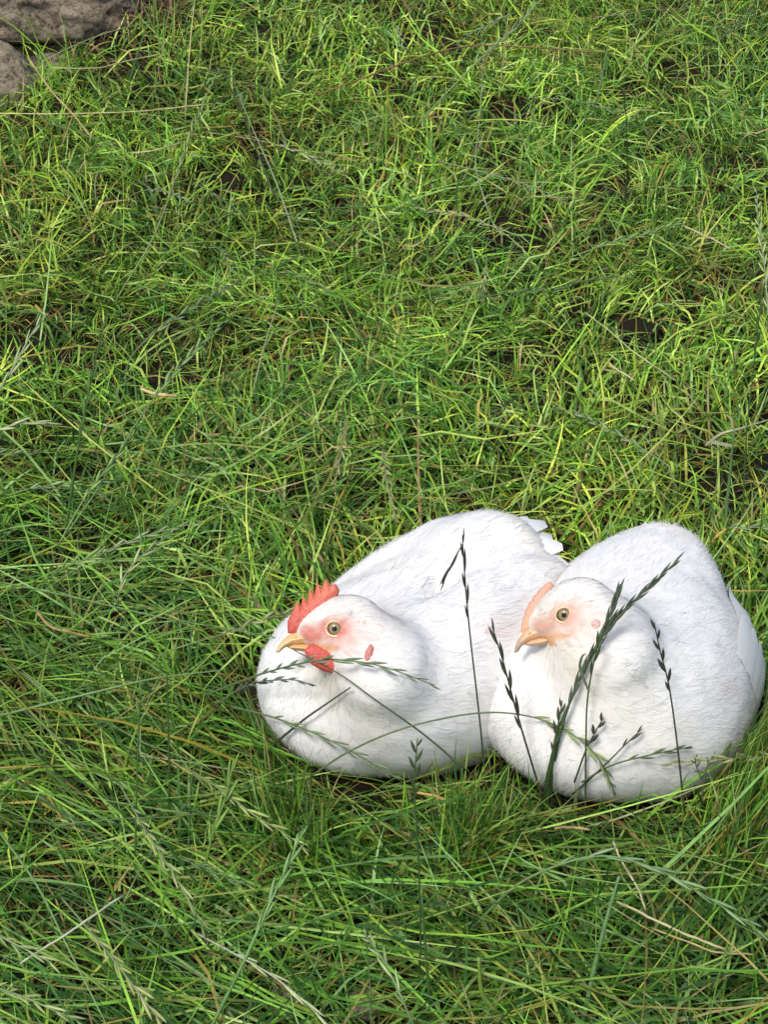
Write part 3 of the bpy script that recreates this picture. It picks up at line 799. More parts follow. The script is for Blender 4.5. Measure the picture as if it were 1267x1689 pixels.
# matted dead thatch close to the soil
G = Geo(); x, y = scatter(60000, gg); n = len(x)
dn = vnoise(x * 9, y * 9, 41); keep = gg.random(n) < .16 + .7 * dn; x, y = x[keep], y[keep]; n = len(x)
c = STRAWP[gg.integers(0, 6, n)] * gg.uniform(.35, .95, (n, 1)) * np.array([1, 1, .8])
V, Q, T, C = blades(x, y, gg.uniform(.02, .055, n), gg.uniform(.0008, .0019, n), gg.uniform(1.1, 1.6, n), gg.normal(0, .5, n), gg.uniform(0, 6.283, n), gg.normal(0, 1.0, n),
                    c, c * gg.uniform(.8, 1.2, (n, 1)), gg.uniform(.001, .012, n), gg, 4)
G.add(V, Q, T, C)
n = 900; c0 = at_z(222, 40, .02); x = c0[0] + gg.normal(0, .035, n); y = c0[1] + gg.normal(0, .05, n); c = np.array([.20, .125, .085]) * gg.uniform(.5, 1.5, (n, 1))
V, Q, T, C = blades(x, y, gg.uniform(.03, .08, n), gg.uniform(.0010, .0020, n), gg.uniform(.4, 1.5, n), gg.normal(.5, .6, n), gg.uniform(0, 6.283, n), gg.normal(0, 1.2, n), c, c, gg.uniform(.005, .05, n), gg, 5)
G.add(V, Q, T, C); add_stuff('dead_grass', M_STRAW, 'tan matted dead grass low among the green blades', G)

# the turf itself: several kinds of blade mixed in clumps
G = Geo()
def turf(N, seed, lmin, lmax, wmin, wmax, e_lo, e_hi, bend, floor_hi, dens=None, tint=1.0, flow=.0, floorlo=.002, out=True, box=None):
    g2 = np.random.default_rng(seed)
    if box: x, y = g2.uniform(box[0], box[1], N), g2.uniform(box[2], box[3], N)
    else: x, y = scatter(N, g2)
    low, px, py = region(x, y)
    cl = fbm(x * 16, y * 16, seed, 2); pr = np.clip((cl - .37) * 3.6, .03, 1)
    if dens is not None: pr = pr * dens(low, px, py, x, y)
    k = g2.random(len(x)) < pr; x, y, low, px, py, cl = x[k], y[k], low[k], px[k], py[k], cl[k]; n = len(x)
    big = fbm(x * 4.5, y * 4.5, seed + 30, 2)
    L = g2.uniform(lmin, lmax, n) * (.75 + .6 * cl) * (1 + .35 * low)
    W = g2.uniform(wmin, wmax, n)
    swirl = vnoise(x * 5, y * 5, seed + 50) * 9
    az = np.where(g2.random(n) < .45, swirl + g2.normal(0, .5, n), g2.uniform(0, 6.283, n))
    comb = low * (px < 760) * flow
    az = np.where(g2.random(n) < comb, R(-28) + g2.normal(0, .40, n) + (g2.random(n) < .4) * 3.14, az)
    az = outward(x, y, az, g2) if out else az
    warm = .46 + 1.1 * (big - .5) - .60 * low + g2.normal(0, .25, n)
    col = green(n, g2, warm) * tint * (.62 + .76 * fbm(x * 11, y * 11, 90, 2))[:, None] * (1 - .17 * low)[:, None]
    d = g2.random(n); dry = d < (.055 + .12 * np.clip(big - .45, 0, 1)); col[dry] = STRAWP[g2.integers(0, 6, dry.sum())] * g2.uniform(.5, 1, (dry.sum(), 1))
    tip = col * g2.uniform(.9, 1.35, (n, 1)); yt = g2.random(n) < .10; tip[yt] = STRAWP[g2.integers(0, 6, yt.sum())] * .9
    V, Q, T, C = blades(x, y, L, W, g2.uniform(e_lo, e_hi, n), g2.normal(bend, .45, n), az, g2.normal(0, .45, n), col, tip, g2.uniform(floorlo, floor_hi, n), g2)
    G.add(V, Q, T, C)
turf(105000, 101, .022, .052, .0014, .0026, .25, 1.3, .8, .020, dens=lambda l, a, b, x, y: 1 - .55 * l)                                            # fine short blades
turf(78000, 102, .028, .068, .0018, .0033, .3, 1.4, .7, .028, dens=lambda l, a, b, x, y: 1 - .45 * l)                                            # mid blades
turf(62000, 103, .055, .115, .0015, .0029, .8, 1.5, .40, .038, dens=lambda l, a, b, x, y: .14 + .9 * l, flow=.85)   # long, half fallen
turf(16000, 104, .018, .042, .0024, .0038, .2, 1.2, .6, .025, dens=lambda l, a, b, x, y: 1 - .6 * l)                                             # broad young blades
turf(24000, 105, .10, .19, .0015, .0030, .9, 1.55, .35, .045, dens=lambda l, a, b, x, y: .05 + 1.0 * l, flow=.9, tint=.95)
turf(16000, 106, .025, .05, .0010, .0017, .0, .7, .5, .012, tint=1.05)                                    # upright wisps
def ring(l, px, py, x, y):
    d = np.minimum(np.hypot((x - .02) / 1.0, (y - 1.19) / 1.0), np.hypot(x - .186, y - 1.182)); return np.clip((.20 - d) / .05, 0, 1) * (y < 1.16)
turf(34000, 107, .040, .074, .0013, .0024, .0, .38, .32, .012, out=False, dens=ring, box=(-.20, .46, .98, 1.20))                                  # blades standing against the birds
turf(30000, 108, .09, .17, .0014, .0024, .1, .8, .5, .03, dens=lambda l, a, b, x, y: ((x < -.22) & (y > 2.1) & (y < 2.36)) * .28, out=False)   # long stalks before the rock
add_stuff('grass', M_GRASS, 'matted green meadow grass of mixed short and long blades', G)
NT = sum(len(q) * 2 for q in G.Q) + sum(len(t) for t in G.T)

# coarser meadow round about, beyond what the picture shows
G = Geo(); g2 = np.random.default_rng(77); N = 90000
x = g2.uniform(-3.5, 3.5, N); y = np.abs(g2.normal(0, 1, N)) * 2.4 + g2.uniform(-.6, 3, N)
k = (np.abs(x) > .187 * (y * CP + CAMH * SP) + .2) | (y > 2.93) | (y < .73); x, y = x[k], y[k]; n = len(x)
col = green(n, g2, .5 + g2.normal(0, .3, n)); d = g2.random(n) < .1; col[d] = STRAWP[g2.integers(0, 6, d.sum())] * .8
V, Q, T, C = blades(x, y, g2.uniform(.04, .11, n), g2.uniform(.003, .006, n), g2.uniform(.2, 1.3, n), g2.normal(.6, .4, n), g2.uniform(0, 6.283, n), g2.normal(0, .4, n), col, col * 1.15, g2.uniform(.002, .03, n), g2, 3)
G.add(V, Q, T, C); add_stuff('meadow_grass', M_GRASS, 'coarser green grass of the surrounding meadow', G)

# ---------------------------------------------------------------- tall seed stems, one by one
def spikelet(geo, p, d, side, L, W, col, gen):
    d = d / np.linalg.norm(d); side = side - (side @ d) * d; side /= np.linalg.norm(side) + 1e-9; up = np.cross(d, side)
    prof = [(0, .25), (.22, .85), (.5, 1.0), (.78, .6)]; V = []
    for t, w in prof:
        for a, b in ((1, 0), (0, .55), (-1, 0), (0, -.55)): V.append(p + d * L * t + side * W / 2 * w * a + up * W / 2 * w * b)
    V.append(p + d * L); Q = []; T = []
    for r in range(3):
        for k in range(4): Q.append((r * 4 + k, r * 4 + (k + 1) % 4, r * 4 + 4 + (k + 1) % 4, r * 4 + 4 + k))
    for k in range(4): T.append((12 + k, 12 + (k + 1) % 4, 16))
    c = np.array(col) * gen.uniform(.8, 1.25); geo.add(np.array(V), Q, T, c)
def head_on(geo, path, f0, pitch, L, W, col, gen, spread=.28, f1=1.0):
    seg = np.linalg.norm(np.diff(path, axis=0), axis=1); cum = np.concatenate([[0], np.cumsum(seg)]); tot = cum[-1]
    s = tot * f0; k = 0; view = np.array([0, -.8, .6])
    while s < tot * f1:
        q = np.array([np.interp(s, cum, path[:, a]) for a in range(3)]); q2 = np.array([np.interp(min(s + .004, tot), cum, path[:, a]) for a in range(3)]); q1 = np.array([np.interp(max(s - .004, 0), cum, path[:, a]) for a in range(3)])
        t = q2 - q1; t /= np.linalg.norm(t) + 1e-9; sd = np.cross(t, view); sd /= np.linalg.norm(sd) + 1e-9
        sg = 1 if k % 2 else -1; fr = (s / tot - f0) / (f1 - f0 + 1e-9); sz = (.75 + .5 * math.sin(math.pi * min(1, .15 + fr * .9))) * gen.uniform(.85, 1.15)
        dd = t + sd * sg * spread * gen.uniform(.6, 1.4) + np.cross(t, sd) * gen.normal(0, .12)
        spikelet(geo, q + sd * sg * .0004, dd, sd, L * sz, W * sz, col, gen); s += pitch * gen.uniform(.85, 1.15); k += 1
STEMG = np.random.default_rng(21)
def place(pts, mode):
    out = []
    if mode[0] == 'y':                                   # rises in an upright plane from its foot in the turf
        yb = at_z(pts[0][0], pts[0][1], 0)[1] + (mode[2] if len(mode) > 2 else 0)
        n = len(pts)
        for k, (a, b) in enumerate(pts): out.append(at_y(a, b, yb + mode[1] * k / (n - 1)))
    else:                                                # lies over the turf at the given heights
        zs = np.interp(np.linspace(0, 1, len(pts)), np.linspace(0, 1, len(mode[1])), mode[1])
        for (a, b), z in zip(pts, zs): out.append(at_z(a, b, z))
    C0 = np.array([0, 0, CAMH])
    for k, (a, b) in enumerate(pts):                     # a stalk that would pass through a bird lies against its feathers
        if not (400 < a < 1267 and 830 < b < 1330): continue
        r = ray(a, b); t = (out[k] - C0) @ r / (r @ r)
        for h in HENS:
            q = px_hit(h, a, b)
            if q is None: continue
            tb = (np.array(h.M @ Vector(q)) - C0) @ r / (r @ r)
            t = min(t, tb - .009)
        out[k] = C0 + r * t
    return np.array(out)
GREY = (.10, .15, .085); DARK = (.060, .070, .048); PALE = (.34, .36, .22); MID = (.11, .19, .055); LIME = (.20, .31, .07); BUFF = (.42, .36, .22); BLUE = (.20, .28, .11)
def seed_stem(label, pts, mode, col=DARK, hcol=None, f0=.6, pitch=.0075, L=.011, W=.0026, rad=.0007, head=True, leaf=None, branch=None, spread=.28):
    P = catmull(place(pts, mode), 7)
    b = P[0].copy(); root = empty('seed_stem', b, label, 'grass stem', 'tall grass stems'); P = P - b
    W = W * .70; hcol = tuple(np.array(hcol or col) * (np.array([.92, 1.0, .62]) if np.mean(hcol or col) > .24 else 1)); q = Geo(); n = len(P); rr = np.linspace(rad * 1.15, rad * .55, n)
    tube(q, P, rr, 5, np.array(col)); obj('stem', q.mesh('stem', M_STEM), root)
    if head:
        q = Geo(); head_on(q, P, f0, pitch, L, W, hcol or col, STEMG, spread)
        for bp, bf in (branch or []):
            Bp = catmull(place(bp, mode if mode[0] == 'z' else ('y', 0, b[1] - at_z(bp[0][0], bp[0][1], 0)[1] + mode[1] * .7)), 6) - b
            tube(q, Bp, rad * .7, 5, np.array(col)); head_on(q, Bp, bf, pitch, L, W, hcol or col, STEMG, spread * .8)
        obj('seed_head', q.mesh('seed_head', M_STEM), root)
    for (lp, wd, lc) in (leaf or []):
        Lp = catmull(place(lp, mode if mode[0] == 'z' else ('y', 0, b[1] - .004 - at_z(lp[0][0], lp[0][1], 0)[1])), 6) - b
        m = len(Lp); T = np.gradient(Lp, axis=0); sd = np.cross(T, np.array([.25, -.8, .55])); sd /= np.linalg.norm(sd, axis=1)[:, None] + 1e-9
        w = wd / 2 * np.sin(np.pi * np.clip(np.linspace(.18, 1.0, m), 0, 1)) ** .6; up = np.cross(sd, T); up /= np.linalg.norm(up, axis=1)[:, None] + 1e-9
        V = np.stack([Lp - sd * w[:, None], Lp - up * w[:, None] * .35, Lp + sd * w[:, None]], 1)
        q = Geo(); q.add(V.reshape(-1, 3), sheet_faces(1, m), None, lc); obj('leaf', q.mesh('leaf', M_GRASS), root)
    return root
S = seed_stem
# in front of the hens
S('tall thin dark seed stem rising straight in front of the comb-topped hen, its tip highest', [(802, 1305), (793, 1200), (775, 1040), (767, 950), (763, 883)], ('y', .012, -.02), DARK, f0=.70, pitch=.012, L=.014, W=.0020, spread=.08, branch=[([(764, 897), (748, 925), (730, 963)], .25)])
S('dark seed stem with thick alternating spikelets in the gap between the two hens', [(896, 1318), (872, 1240), (850, 1165), (830, 1090), (812, 1033)], ('y', .01, -.035), DARK, f0=.42, pitch=.013, L=.016, W=.0030, rad=.0008, spread=.10)
S('thick grey green seed stem with a bushy plume leaning right across the low-combed hen', [(900, 1345), (925, 1210), (958, 1115), (1004, 1035), (1058, 980), (1119, 924)], ('y', .0), (.075, .115, .055), (.095, .12, .08), f0=.46, pitch=.006, L=.015, W=.0024, rad=.0009, spread=.10,
  branch=[([(990, 1062), (1008, 1010), (1024, 964)], .1)], leaf=[([(892, 1340), (905, 1275), (928, 1190), (956, 1125)], .0030, (.08, .14, .05))])
S('upright green stem with a curled pale leaf tip in front of the low-combed breast', [(966, 1370), (967, 1240), (970, 1150), (985, 1070), (992, 1045)], ('y', .0), (.06, .11, .04), f0=.80, pitch=.012, L=.014, W=.0024, spread=.12, leaf=[([(972, 1140), (958, 1105), (960, 1085), (967, 1077)], .0022, (.16, .2, .13))])
S('slender dark seed stem standing at the wing of the low-combed hen', [(1130, 1340), (1117, 1220), (1104, 1130), (1090, 1075), (1080, 1028)], ('y', .004, -.03), DARK, (.06, .055, .05), f0=.66, pitch=.009, L=.011, W=.0030, spread=.2)
S('short dark spike beside the thick plume stem at the low-combed breast', [(910, 1350), (912, 1260), (921, 1200), (928, 1155)], ('y', .0), (.05, .08, .03), DARK, f0=.66, pitch=.006, L=.009, W=.0028, spread=.25, leaf=[([(903, 1345), (905, 1290), (914, 1235), (924, 1180)], .0028, (.08, .15, .045))])
S('short dark zigzag seed head low on the front of the low-combed hen', [(948, 1290), (966, 1240), (982, 1208), (996, 1184)], ('y', .0, -.03), (.06, .09, .04), (.05, .05, .045), f0=.55, pitch=.006, L=.007, W=.0032, spread=.4)
S('bare slanting stem with a tiny tip leaning right below the low-combed hen', [(945, 1310), (990, 1270), (1030, 1230), (1060, 1202)], ('y', .0, -.02), (.07, .09, .055), f0=.78, pitch=.007, L=.008, W=.002, spread=.2)
S('low slender spike sweeping right under the low-combed hen', [(960, 1290), (1010, 1262), (1070, 1246), (1142, 1231)], ('y', .01, -.025), (.09, .13, .06), f0=.45, pitch=.008, L=.010, W=.0022, spread=.15)
S('long arching pale green spike bridging the fronts of both hens', [(500, 1290), (575, 1240), (670, 1200), (790, 1176), (880, 1183), (950, 1215), (990, 1255), (1016, 1312)], ('z', [.03, .07, .095, .10, .095, .08, .06, .02]), (.12, .17, .08), (.26, .34, .15), f0=.66, pitch=.0085, L=.012, W=.0024, spread=.22)
S('thin bare stem slanting down right from the beak of the comb-topped hen', [(768, 1270), (700, 1212), (620, 1155), (560, 1112), (484, 1072)], ('z', [.045, .085, .115, .135, .15]), (.10, .135, .075), head=False, rad=.00075)
S('drooping ryegrass spike crossing below the red wattle of the comb-topped hen', [(330, 1150), (430, 1112), (520, 1090), (580, 1090), (640, 1102), (716, 1130)], ('z', [.03, .10, .145, .15, .145, .13]), (.13, .19, .09), (.20, .25, .15), f0=.40, pitch=.009, L=.013, W=.0024, spread=.18)
S('small grey spike lying over the left breast of the comb-topped hen', [(350, 1165), (405, 1132), (450, 1122), (490, 1122), (517, 1132)], ('z', [.03, .08, .105, .115, .11]), (.14, .17, .13), f0=.35, pitch=.0075, L=.010, W=.0022, spread=.15)
S('short dark bare stalk pointing up right before the comb-topped breast', [(455, 1225), (500, 1188), (540, 1160), (578, 1134)], ('z', [.04, .075, .09, .105]), (.06, .07, .06), head=False, rad=.0009)
S('pale spike trailing along the lower left edge of the comb-topped hen', [(380, 1165), (450, 1183), (520, 1210), (590, 1245), (665, 1290)], ('z', [.05, .065, .07, .06, .04]), (.12, .18, .08), (.19, .26, .13), f0=.3, pitch=.0085, L=.012, W=.0022, spread=.2)
S('upright spikelet head on a tall dark stem below the belly of the comb-topped hen', [(690, 1640), (694, 1540), (690, 1400), (684, 1300), (689, 1218)], ('y', .02), (.05, .10, .03), (.06, .095, .04), f0=.78, pitch=.006, L=.009, W=.0028, spread=.35)
S('green stem arching from the right edge toward the low-combed tail side', [(1130, 1325), (1170, 1265), (1205, 1235), (1275, 1185)], ('y', .02), MID, f0=.3, pitch=.009, L=.012, W=.0026, spread=.2)
S('dark spike leaning left at the right flank of the low-combed hen', [(1190, 1330), (1205, 1280), (1235, 1210), (1275, 1140)], ('y', .0, -.02), (.05, .09, .03), f0=.2, pitch=.01, L=.013, W=.0028, spread=.2)
S('bent wiry twig of seeds standing before the low-combed belly', [(1155, 1340), (1162, 1290), (1168, 1262), (1180, 1255)], ('y', 0, -.02), (.12, .14, .08), f0=.5, pitch=.005, L=.005, W=.002, spread=.8, branch=[([(1162, 1295), (1150, 1265), (1147, 1250)], .5)])
# upper meadow
S('long blue grey spike hanging down left from a bent tip near the rock', [(188, 500), (215, 455), (248, 400), (275, 335), (300, 260), (335, 170), (362, 112)], ('z', [.02, .05, .075, .09, .10, .10, .09]), BLUE, (.27, .33, .14), f0=.3, pitch=.011, L=.017, W=.0028, rad=.0009, spread=.1)
S('dark bent stalk dropping right from the tip of the long blue grey spike', [(455, 330), (420, 240), (390, 165), (362, 112)], ('z', [.02, .06, .08, .09]), (.04, .06, .02), head=False, rad=.0011)
S('pale grey stalk sloping down right beside the dark bent one', [(490, 400), (455, 300), (420, 220), (385, 135)], ('z', [.02, .05, .06, .08]), (.24, .30, .17), head=False, rad=.0010)
S('long blue green spike slanting across the top edge of the meadow', [(690, 205), (740, 150), (800, 90), (850, 45), (905, -15)], ('z', [.03, .07, .10, .11, .12]), BLUE, (.22, .30, .12), f0=.35, pitch=.010, L=.016, W=.0028, rad=.001, spread=.1)
S('pale straw stalk with a broken tip near the top, under the blue green spike', [(822, 165), (830, 110), (839, 28)], ('y', .01), (.40, .34, .22), head=False, rad=.0010)
S('thin pale zigzag stem falling from the top middle to the centre right', [(818, 380), (800, 330), (785, 270), (792, 190), (797, 100)], ('z', [.02, .05, .07, .08, .08]), (.26, .28, .18), head=False, rad=.0008)
S('fallen pale seed spike lying below the thin zigzag stem', [(720, 265), (800, 285), (870, 305), (935, 333)], ('z', [.03, .05, .05, .035]), (.22, .28, .14), f0=.45, pitch=.008, L=.010, W=.0022)
S('solitary dark green stem standing in the upper right turf', [(1029, 350), (1035, 280), (1034, 200), (1028, 145)], ('y', .01), (.03, .06, .02), f0=.82, pitch=.008, L=.010, W=.002, spread=.1)
S('bluish stalk with cut top in the upper right turf', [(975, 200), (993, 130), (1008, 45)], ('y', .01), (.16, .26, .14), head=False, rad=.0011)
S('very long dark stem climbing to the top right corner', [(1010, 230), (1080, 160), (1160, 90), (1252, 12)], ('z', [.03, .07, .09, .10]), (.08, .14, .05), f0=.7, pitch=.010, L=.013, W=.0024, spread=.12)
S('white green ryegrass spike hanging at the right edge of the meadow', [(1268, 520), (1262, 440), (1252, 370), (1249, 315)], ('z', [.03, .06, .075, .085]), (.22, .30, .18), (.38, .44, .30), f0=.05, pitch=.009, L=.013, W=.0028, spread=.25)
S('pale green seed spike pointing right above the bare soil patch', [(940, 425), (1010, 400), (1070, 385), (1135, 362)], ('z', [.03, .055, .06, .06]), (.17, .26, .11), (.28, .36, .19), f0=.25, pitch=.008, L=.011, W=.0024, spread=.22)
S('tall straight green stem with a drooped leaf along the right edge', [(1195, 905), (1200, 830), (1207, 760), (1212, 705)], ('y', .01), (.12, .22, .09), head=False, rad=.0015, leaf=[([(1208, 735), (1180, 730), (1172, 728)], .003, (.3, .32, .2))])
S('dark jointed stem rising at the far right edge above the hens', [(1225, 880), (1232, 720), (1245, 600), (1258, 480)], ('y', .02), (.06, .12, .035), f0=.75, pitch=.012, L=.014, W=.0024, spread=.08)
S('bent straw coloured sheath in the right turf above the low-combed hen', [(1165, 735), (1190, 716), (1225, 706), (1270, 692)], ('z', [.05, .065, .07, .06]), (.42, .38, .26), head=False, rad=.0014)
S('dark upright wisp left of the top centre', [(478, 325), (479, 250), (475, 165)], ('y', .01), (.04, .08, .025), head=False, rad=.0007)
S('long dark arching stem crossing the upper middle turf', [(452, 360), (530, 345), (640, 342), (720, 358), (850, 415)], ('z', [.04, .07, .08, .07, .03]), (.06, .12, .04), f0=.8, pitch=.012, L=.012, W=.0020, spread=.08)
S('thick green stalk hanging at the top edge beside the rock roots', [(253, 120), (254, 60), (252, -10)], ('y', .01), (.15, .27, .07), head=False, rad=.0012)
# left side
S('bright pale ryegrass spike entering from the left edge', [(-30, 665), (0, 640), (30, 590), (52, 550), (76, 516)], ('z', [.05, .08, .10, .115, .12]), (.24, .32, .18), (.40, .45, .31), f0=.2, pitch=.010, L=.016, W=.0030, rad=.001, spread=.14)
S('white curved straw spike poking in from the left edge', [(-30, 712), (0, 707), (35, 698), (88, 697)], ('z', [.06, .07, .075, .07]), (.42, .45, .33), (.48, .50, .38), f0=.1, pitch=.012, L=.017, W=.0030, spread=.08)
S('tall ryegrass spike leaning right over the left middle turf', [(110, 880), (165, 800), (230, 690), (300, 600), (372, 528)], ('z', [.02, .06, .09, .105, .11]), (.14, .24, .09), (.26, .36, .19), f0=.55, pitch=.009, L=.014, W=.0028, rad=.0009, spread=.18)
S('second ryegrass spike below it, leaning right to the bright turf', [(95, 900), (140, 820), (185, 760), (222, 715)], ('z', [.03, .06, .075, .08]), (.16, .26, .09), (.28, .38, .17), f0=.35, pitch=.009, L=.013, W=.0028, spread=.18)
S('dark green stem climbing steeply through the left turf', [(105, 900), (125, 760), (147, 640), (172, 530)], ('y', .02), (.07, .14, .035), (.11, .2, .06), f0=.5, pitch=.011, L=.014, W=.0030, rad=.0012, spread=.15)
S('slender stem with a long seeded tip nodding over the upper left turf', [(205, 640), (215, 590), (260, 545), (320, 505), (400, 460)], ('z', [.03, .06, .08, .085, .08]), (.14, .21, .10), (.22, .28, .16), f0=.3, pitch=.010, L=.012, W=.0024, spread=.2)
S('fine pale stem bending in the turf left of centre', [(415, 660), (428, 600), (445, 540), (460, 495)], ('z', [.02, .05, .06, .07]), (.28, .33, .2), head=False, rad=.0008)
S('drying seed spike drooping above the back of the comb-topped hen', [(570, 690), (566, 730), (558, 770), (551, 810)], ('z', [.06, .07, .065, .05]), (.24, .25, .15), (.33, .32, .2), f0=.1, pitch=.009, L=.011, W=.0028, spread=.25)
S('brownish seed spike hanging just behind the comb-topped back', [(632, 740), (636, 780), (645, 820), (655, 862)], ('z', [.06, .075, .075, .07]), (.22, .22, .13), (.34, .33, .22), f0=.05, pitch=.008, L=.011, W=.0028, spread=.3)
S('pair-tipped pale spike arching left of the comb-topped hen', [(195, 1010), (195, 985), (205, 950), (235, 915), (285, 878)], ('z', [.05, .08, .095, .105, .10]), (.22, .30, .15), (.42, .44, .32), f0=.15, pitch=.008, L=.012, W=.0026, spread=.25)
S('fan-shaped green panicle bent left beside the pale arching spike', [(70, 960), (110, 935), (150, 920), (190, 915)], ('z', [.06, .09, .10, .09]), (.14, .24, .08), (.26, .36, .16), f0=.1, pitch=.006, L=.013, W=.0026, spread=.35)
S('long straight pale stem running up right toward the comb-topped breast', [(0, 1180), (130, 1148), (250, 1120), (368, 1105)], ('z', [.05, .075, .08, .07]), (.17, .27, .10), head=False, rad=.001)
S('very thin green stem slanting across from the left edge to the hen', [(0, 960), (120, 985), (250, 1015), (330, 1030), (450, 1050)], ('z', [.05, .07, .08, .07, .06]), (.15, .24, .09), f0=.75, pitch=.012, L=.010, W=.0018, spread=.1)
S('upright dark green stem at the lower left of the comb-topped hen', [(278, 1370), (279, 1280), (277, 1180), (275, 1110)], ('y', .01), (.05, .11, .03), head=False, rad=.001)
# lower meadow
S('slim green spike rising left of the belly shadow', [(222, 1450), (225, 1300), (229, 1190), (233, 1140)], ('y', .01), (.07, .15, .04), (.14, .24, .07), f0=.78, pitch=.008, L=.010, W=.0026, spread=.2)
S('tall bright spike leaning right in the lower left turf', [(345, 1700), (400, 1590), (445, 1490), (478, 1420), (500, 1366)], ('z', [.03, .08, .11, .12, .125]), (.15, .29, .09), (.22, .36, .12), f0=.5, pitch=.010, L=.015, W=.0028, rad=.0011, spread=.16)
S('leafy lime spike with folded leaves in the lower left turf', [(318, 1500), (335, 1440), (352, 1370), (372, 1315), (385, 1255)], ('y', .03), (.15, .27, .06), LIME, f0=.45, pitch=.011, L=.018, W=.0034, rad=.0011, spread=.2)
S('long pale spike trailing down right from the lower left', [(195, 1290), (240, 1370), (285, 1440), (330, 1520), (345, 1560)], ('z', [.06, .09, .10, .08, .05]), (.18, .26, .11), (.36, .40, .25), f0=.25, pitch=.010, L=.014, W=.0028, spread=.16)
S('bleached seed spike running to the bottom edge', [(100, 1480), (160, 1550), (215, 1620), (260, 1680), (285, 1720)], ('z', [.06, .08, .09, .08, .06]), (.22, .27, .13), (.36, .36, .21), f0=.3, pitch=.009, L=.014, W=.0032, spread=.2)
S('white dried blade stem running to the bottom right of the lower left turf', [(325, 1540), (390, 1575), (450, 1610), (505, 1655), (560, 1710)], ('z', [.06, .08, .085, .085, .07]), (.40, .43, .30), (.46, .49, .37), f0=.35, pitch=.014, L=.018, W=.0024, rad=.0007, spread=.07)
S('grey green ryegrass spike at the bottom left edge', [(-20, 1535), (30, 1560), (85, 1588)], ('z', [.08, .095, .09]), (.24, .33, .17), (.36, .42, .26), f0=.1, pitch=.008, L=.014, W=.0030, spread=.25)
S('drooping ryegrass spike in the bottom left corner', [(-20, 1625), (40, 1645), (85, 1665), (130, 1685)], ('z', [.08, .10, .10, .09]), (.22, .31, .14), (.34, .39, .23), f0=.1, pitch=.008, L=.014, W=.0030, spread=.25)
S('fine green stem crossing the lower left turf from the left edge', [(-10, 1360), (60, 1460), (110, 1560), (180, 1700)], ('z', [.06, .09, .09, .07]), (.16, .29, .10), head=False, rad=.0009)
S('yellow green spike lying right of the lower left lime spike', [(300, 1262), (360, 1300), (420, 1345), (470, 1375), (510, 1405)], ('z', [.06, .08, .08, .07, .06]), (.17, .26, .09), (.34, .38, .18), f0=.25, pitch=.009, L=.013, W=.0028, spread=.2)
S('long arching ryegrass spike in the bottom right turf', [(780, 1530), (850, 1462), (930, 1424), (1000, 1412), (1080, 1432), (1160, 1475), (1275, 1550)], ('z', [.02, .06, .085, .09, .085, .07, .05]), (.14, .25, .09), (.22, .33, .15), f0=.35, pitch=.011, L=.017, W=.0028, rad=.0009, spread=.14)
S('straight green stem rising from the bottom edge right of centre', [(960, 1700), (980, 1600), (1000, 1520), (1022, 1445)], ('y', .03), (.13, .25, .09), head=False, rad=.0017)
S('stout lime stalk curving at the bottom edge', [(845, 1700), (815, 1665), (795, 1635), (790, 1580)], ('y', .0), (.20, .30, .05), head=False, rad=.0022)
S('tall dark stem at the bottom right of the spikelet stem', [(712, 1690), (705, 1600), (696, 1480)], ('y', .01), (.06, .13, .035), head=False, rad=.0012)
S('grey green spike in the bottom centre leaning left', [(690, 1710), (660, 1640), (630, 1580), (600, 1540)], ('z', [.05, .085, .09, .08]), (.20, .29, .14), (.33, .40, .25), f0=.3, pitch=.009, L=.014, W=.0028, spread=.2)

# ---------------------------------------------------------------- straws and other litter
def straw(label, pts, mode, col, rad=.0011, cat='straw', name='straw', mat=None, wob=0.0):
    P = catmull(place(pts, mode), 6); b = P[0].copy(); P = P - b
    P += STEMG.normal(0, wob, P.shape)
    P[1:] += np.cumsum(STEMG.normal(0, .00022, (len(P) - 1, 3)), axis=0); q = Geo(); n = len(P); rr = rad * .72 * (1 + .12 * np.sin(np.arange(n) * 1.7)); cc = np.array(col) * np.array([1, .97, .76]) * STEMG.uniform(.85, 1.1, (n, 1)); tube(q, P, rr, 6, cc)
    o = obj(name, q.mesh(name, mat or M_STRAW), None, label=label, category=cat); o.location = b
    return o
straw('pale straw lying level across the upper left turf', [(-20, 187), (100, 188), (220, 184), (352, 170)], ('z', [.06, .06, .055, .05]), (.54, .51, .31), .0010)
straw('short pale straw above the level one near the rock', [(82, 112), (160, 112), (220, 98), (270, 88)], ('z', [.07, .07, .065, .06]), (.48, .46, .28), .0010)
straw('straw sloping down right in front of the rock', [(48, 98), (85, 150), (120, 190), (152, 232)], ('z', [.10, .085, .07, .05]), (.42, .36, .21), .0013)
straw('bent white straw below the level one', [(216, 253), (255, 247), (302, 233)], ('z', [.05, .055, .05]), (.50, .47, .33), .0012)
straw('brown dry twig curving under the top edge', [(520, 158), (575, 138), (650, 110), (720, 88), (790, 76), (880, 78), (1000, 86)], ('z', [.035, .05, .055, .055, .05, .05, .04]), (.22, .13, .08), .0014, 'twig', 'twig')
straw('bone coloured chip of straw in the left middle turf', [(232, 641), (250, 648), (272, 651), (294, 652)], ('z', [.05, .055, .055, .05]), (.58, .46, .30), .0022)
straw('white stalk pointing up right in the lower left turf', [(32, 1590), (90, 1555), (150, 1515), (204, 1482)], ('z', [.07, .09, .095, .09]), (.52, .56, .52), .0010)
straw('pale straw slanting down right below the low-combed hen', [(1012, 1388), (1032, 1430), (1052, 1468), (1066, 1502)], ('z', [.06, .06, .055, .045]), (.50, .47, .34), .0011)
straw('long pale straw in the lower right turf', [(1018, 1487), (1080, 1515), (1140, 1540), (1200, 1562)], ('z', [.045, .05, .05, .045]), (.50, .47, .33), .0012)
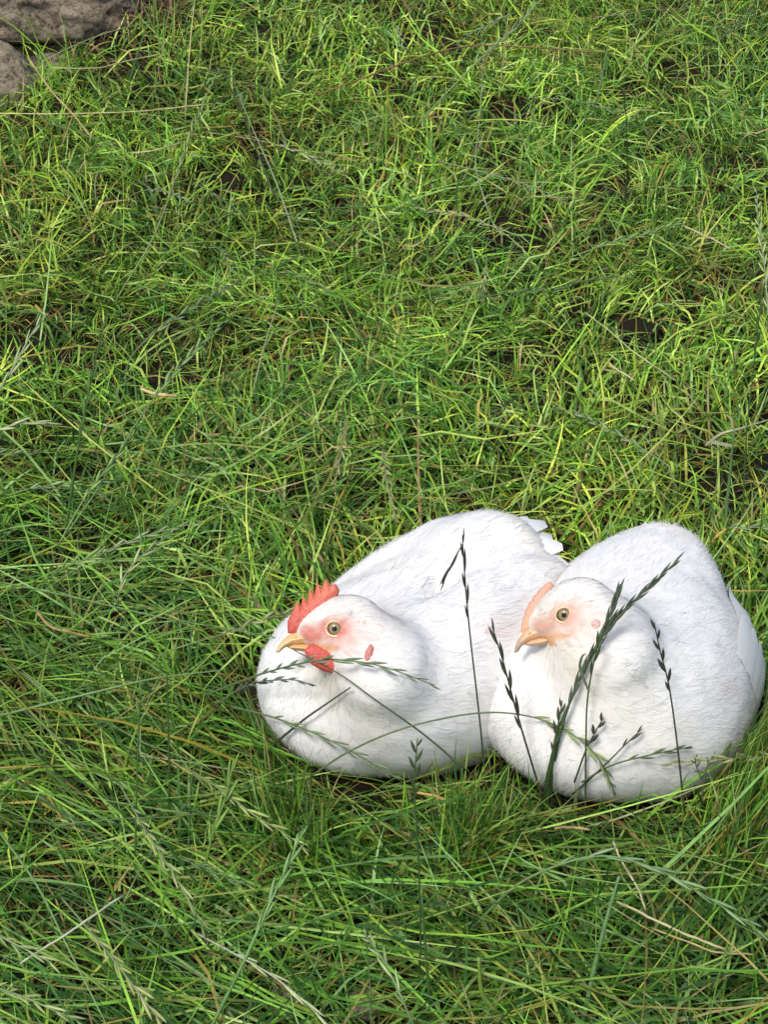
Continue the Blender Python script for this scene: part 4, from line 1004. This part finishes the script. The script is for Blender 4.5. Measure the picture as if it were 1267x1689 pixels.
straw('ochre straw under the long pale one', [(1075, 1530), (1130, 1550), (1180, 1570), (1245, 1575)], ('z', [.03, .035, .035, .03]), (.42, .36, .20), .0010)
straw('short tan straw right of the low comb stems', [(915, 1366), (945, 1366), (972, 1367)], ('z', [.045, .045, .045]), (.50, .38, .22), .0014)
straw('orange dry blade below the comb-topped belly', [(684, 1306), (715, 1314), (742, 1324)], ('z', [.045, .05, .045]), (.46, .31, .15), .0014)
straw('pale straw in the upper right turf', [(1128, 372), (1160, 388), (1205, 412)], ('z', [.05, .05, .045]), (.50, .44, .30), .0012)
straw('yellow straw resting behind the low-combed tail', [(1176, 894), (1186, 882), (1198, 872)], ('z', [.05, .06, .06]), (.58, .42, .12), .0018)
straw('brown curl of dead grass left of the comb-topped hen', [(60, 1010), (80, 1030), (110, 1040), (150, 1050)], ('z', [.04, .05, .05, .04]), (.38, .27, .15), .0016)
straw('thin pale straw slanting in the right turf above the soil patch', [(965, 515), (1010, 550), (1060, 590), (1115, 628)], ('z', [.045, .055, .055, .05]), (.40, .42, .22), .0010)
straw('short cream straw below the soil patch', [(1005, 598), (1022, 612), (1045, 628)], ('z', [.05, .05, .045]), (.56, .52, .36), .0012)
soil_clod(372, 326, .016, 3, 'dark clod of soil in the bare patch of the upper turf', M_SOIL)
soil_clod(1045, 568, .016, 5, 'brown clod of soil in the bare patch on the right', M_SOIL)
soil_clod(466, 1640, .010, 7, 'grey crumbly clod near the bottom left of centre')
soil_clod(594, 1645, .009, 11, 'small grey brown clod near the bottom centre')

# many thinner seed stalks fallen through the turf, beyond counting
G = Geo(); g3 = np.random.default_rng(31); x, y = scatter(700, g3); low, px, py = region(x, y)
for k in range(len(x)):
    if g3.random() > .22 + .5 * low[k]: continue
    az = R(-30) + g3.normal(0, .8) + (3.14 if g3.random() < .5 else 0); L = g3.uniform(.07, .20); e = g3.uniform(.9, 1.5); p = np.array([x[k], y[k], float(ground_h(x[k], y[k]))]); P = [p]
    for s in range(8):
        ph = e + .5 * s / 8; st = L / 8 * np.array([math.sin(ph) * math.cos(az), math.sin(ph) * math.sin(az), math.cos(ph)]); q = P[-1] + st
        q[2] = max(q[2], float(ground_h(q[0], q[1])) + g3.uniform(.02, .035)); P.append(q); az += g3.normal(0, .08)
    P = np.array(P)
    if inside_birds(P).any(): continue
    c = np.array([(.14, .22, .08), (.20, .27, .13), (.26, .29, .14), (.08, .14, .045), (.14, .24, .06)][g3.integers(0, 5)])
    tube(G, P, np.linspace(.0008, .0004, 9), 4, c)
    if g3.random() < .35: head_on(G, P, g3.uniform(.3, .6), .009, .011, .0022, c * 1.15, g3, .2)
add_stuff('fallen_stalks', M_STEM, 'thin fallen seed stalks lying through the turf', G)
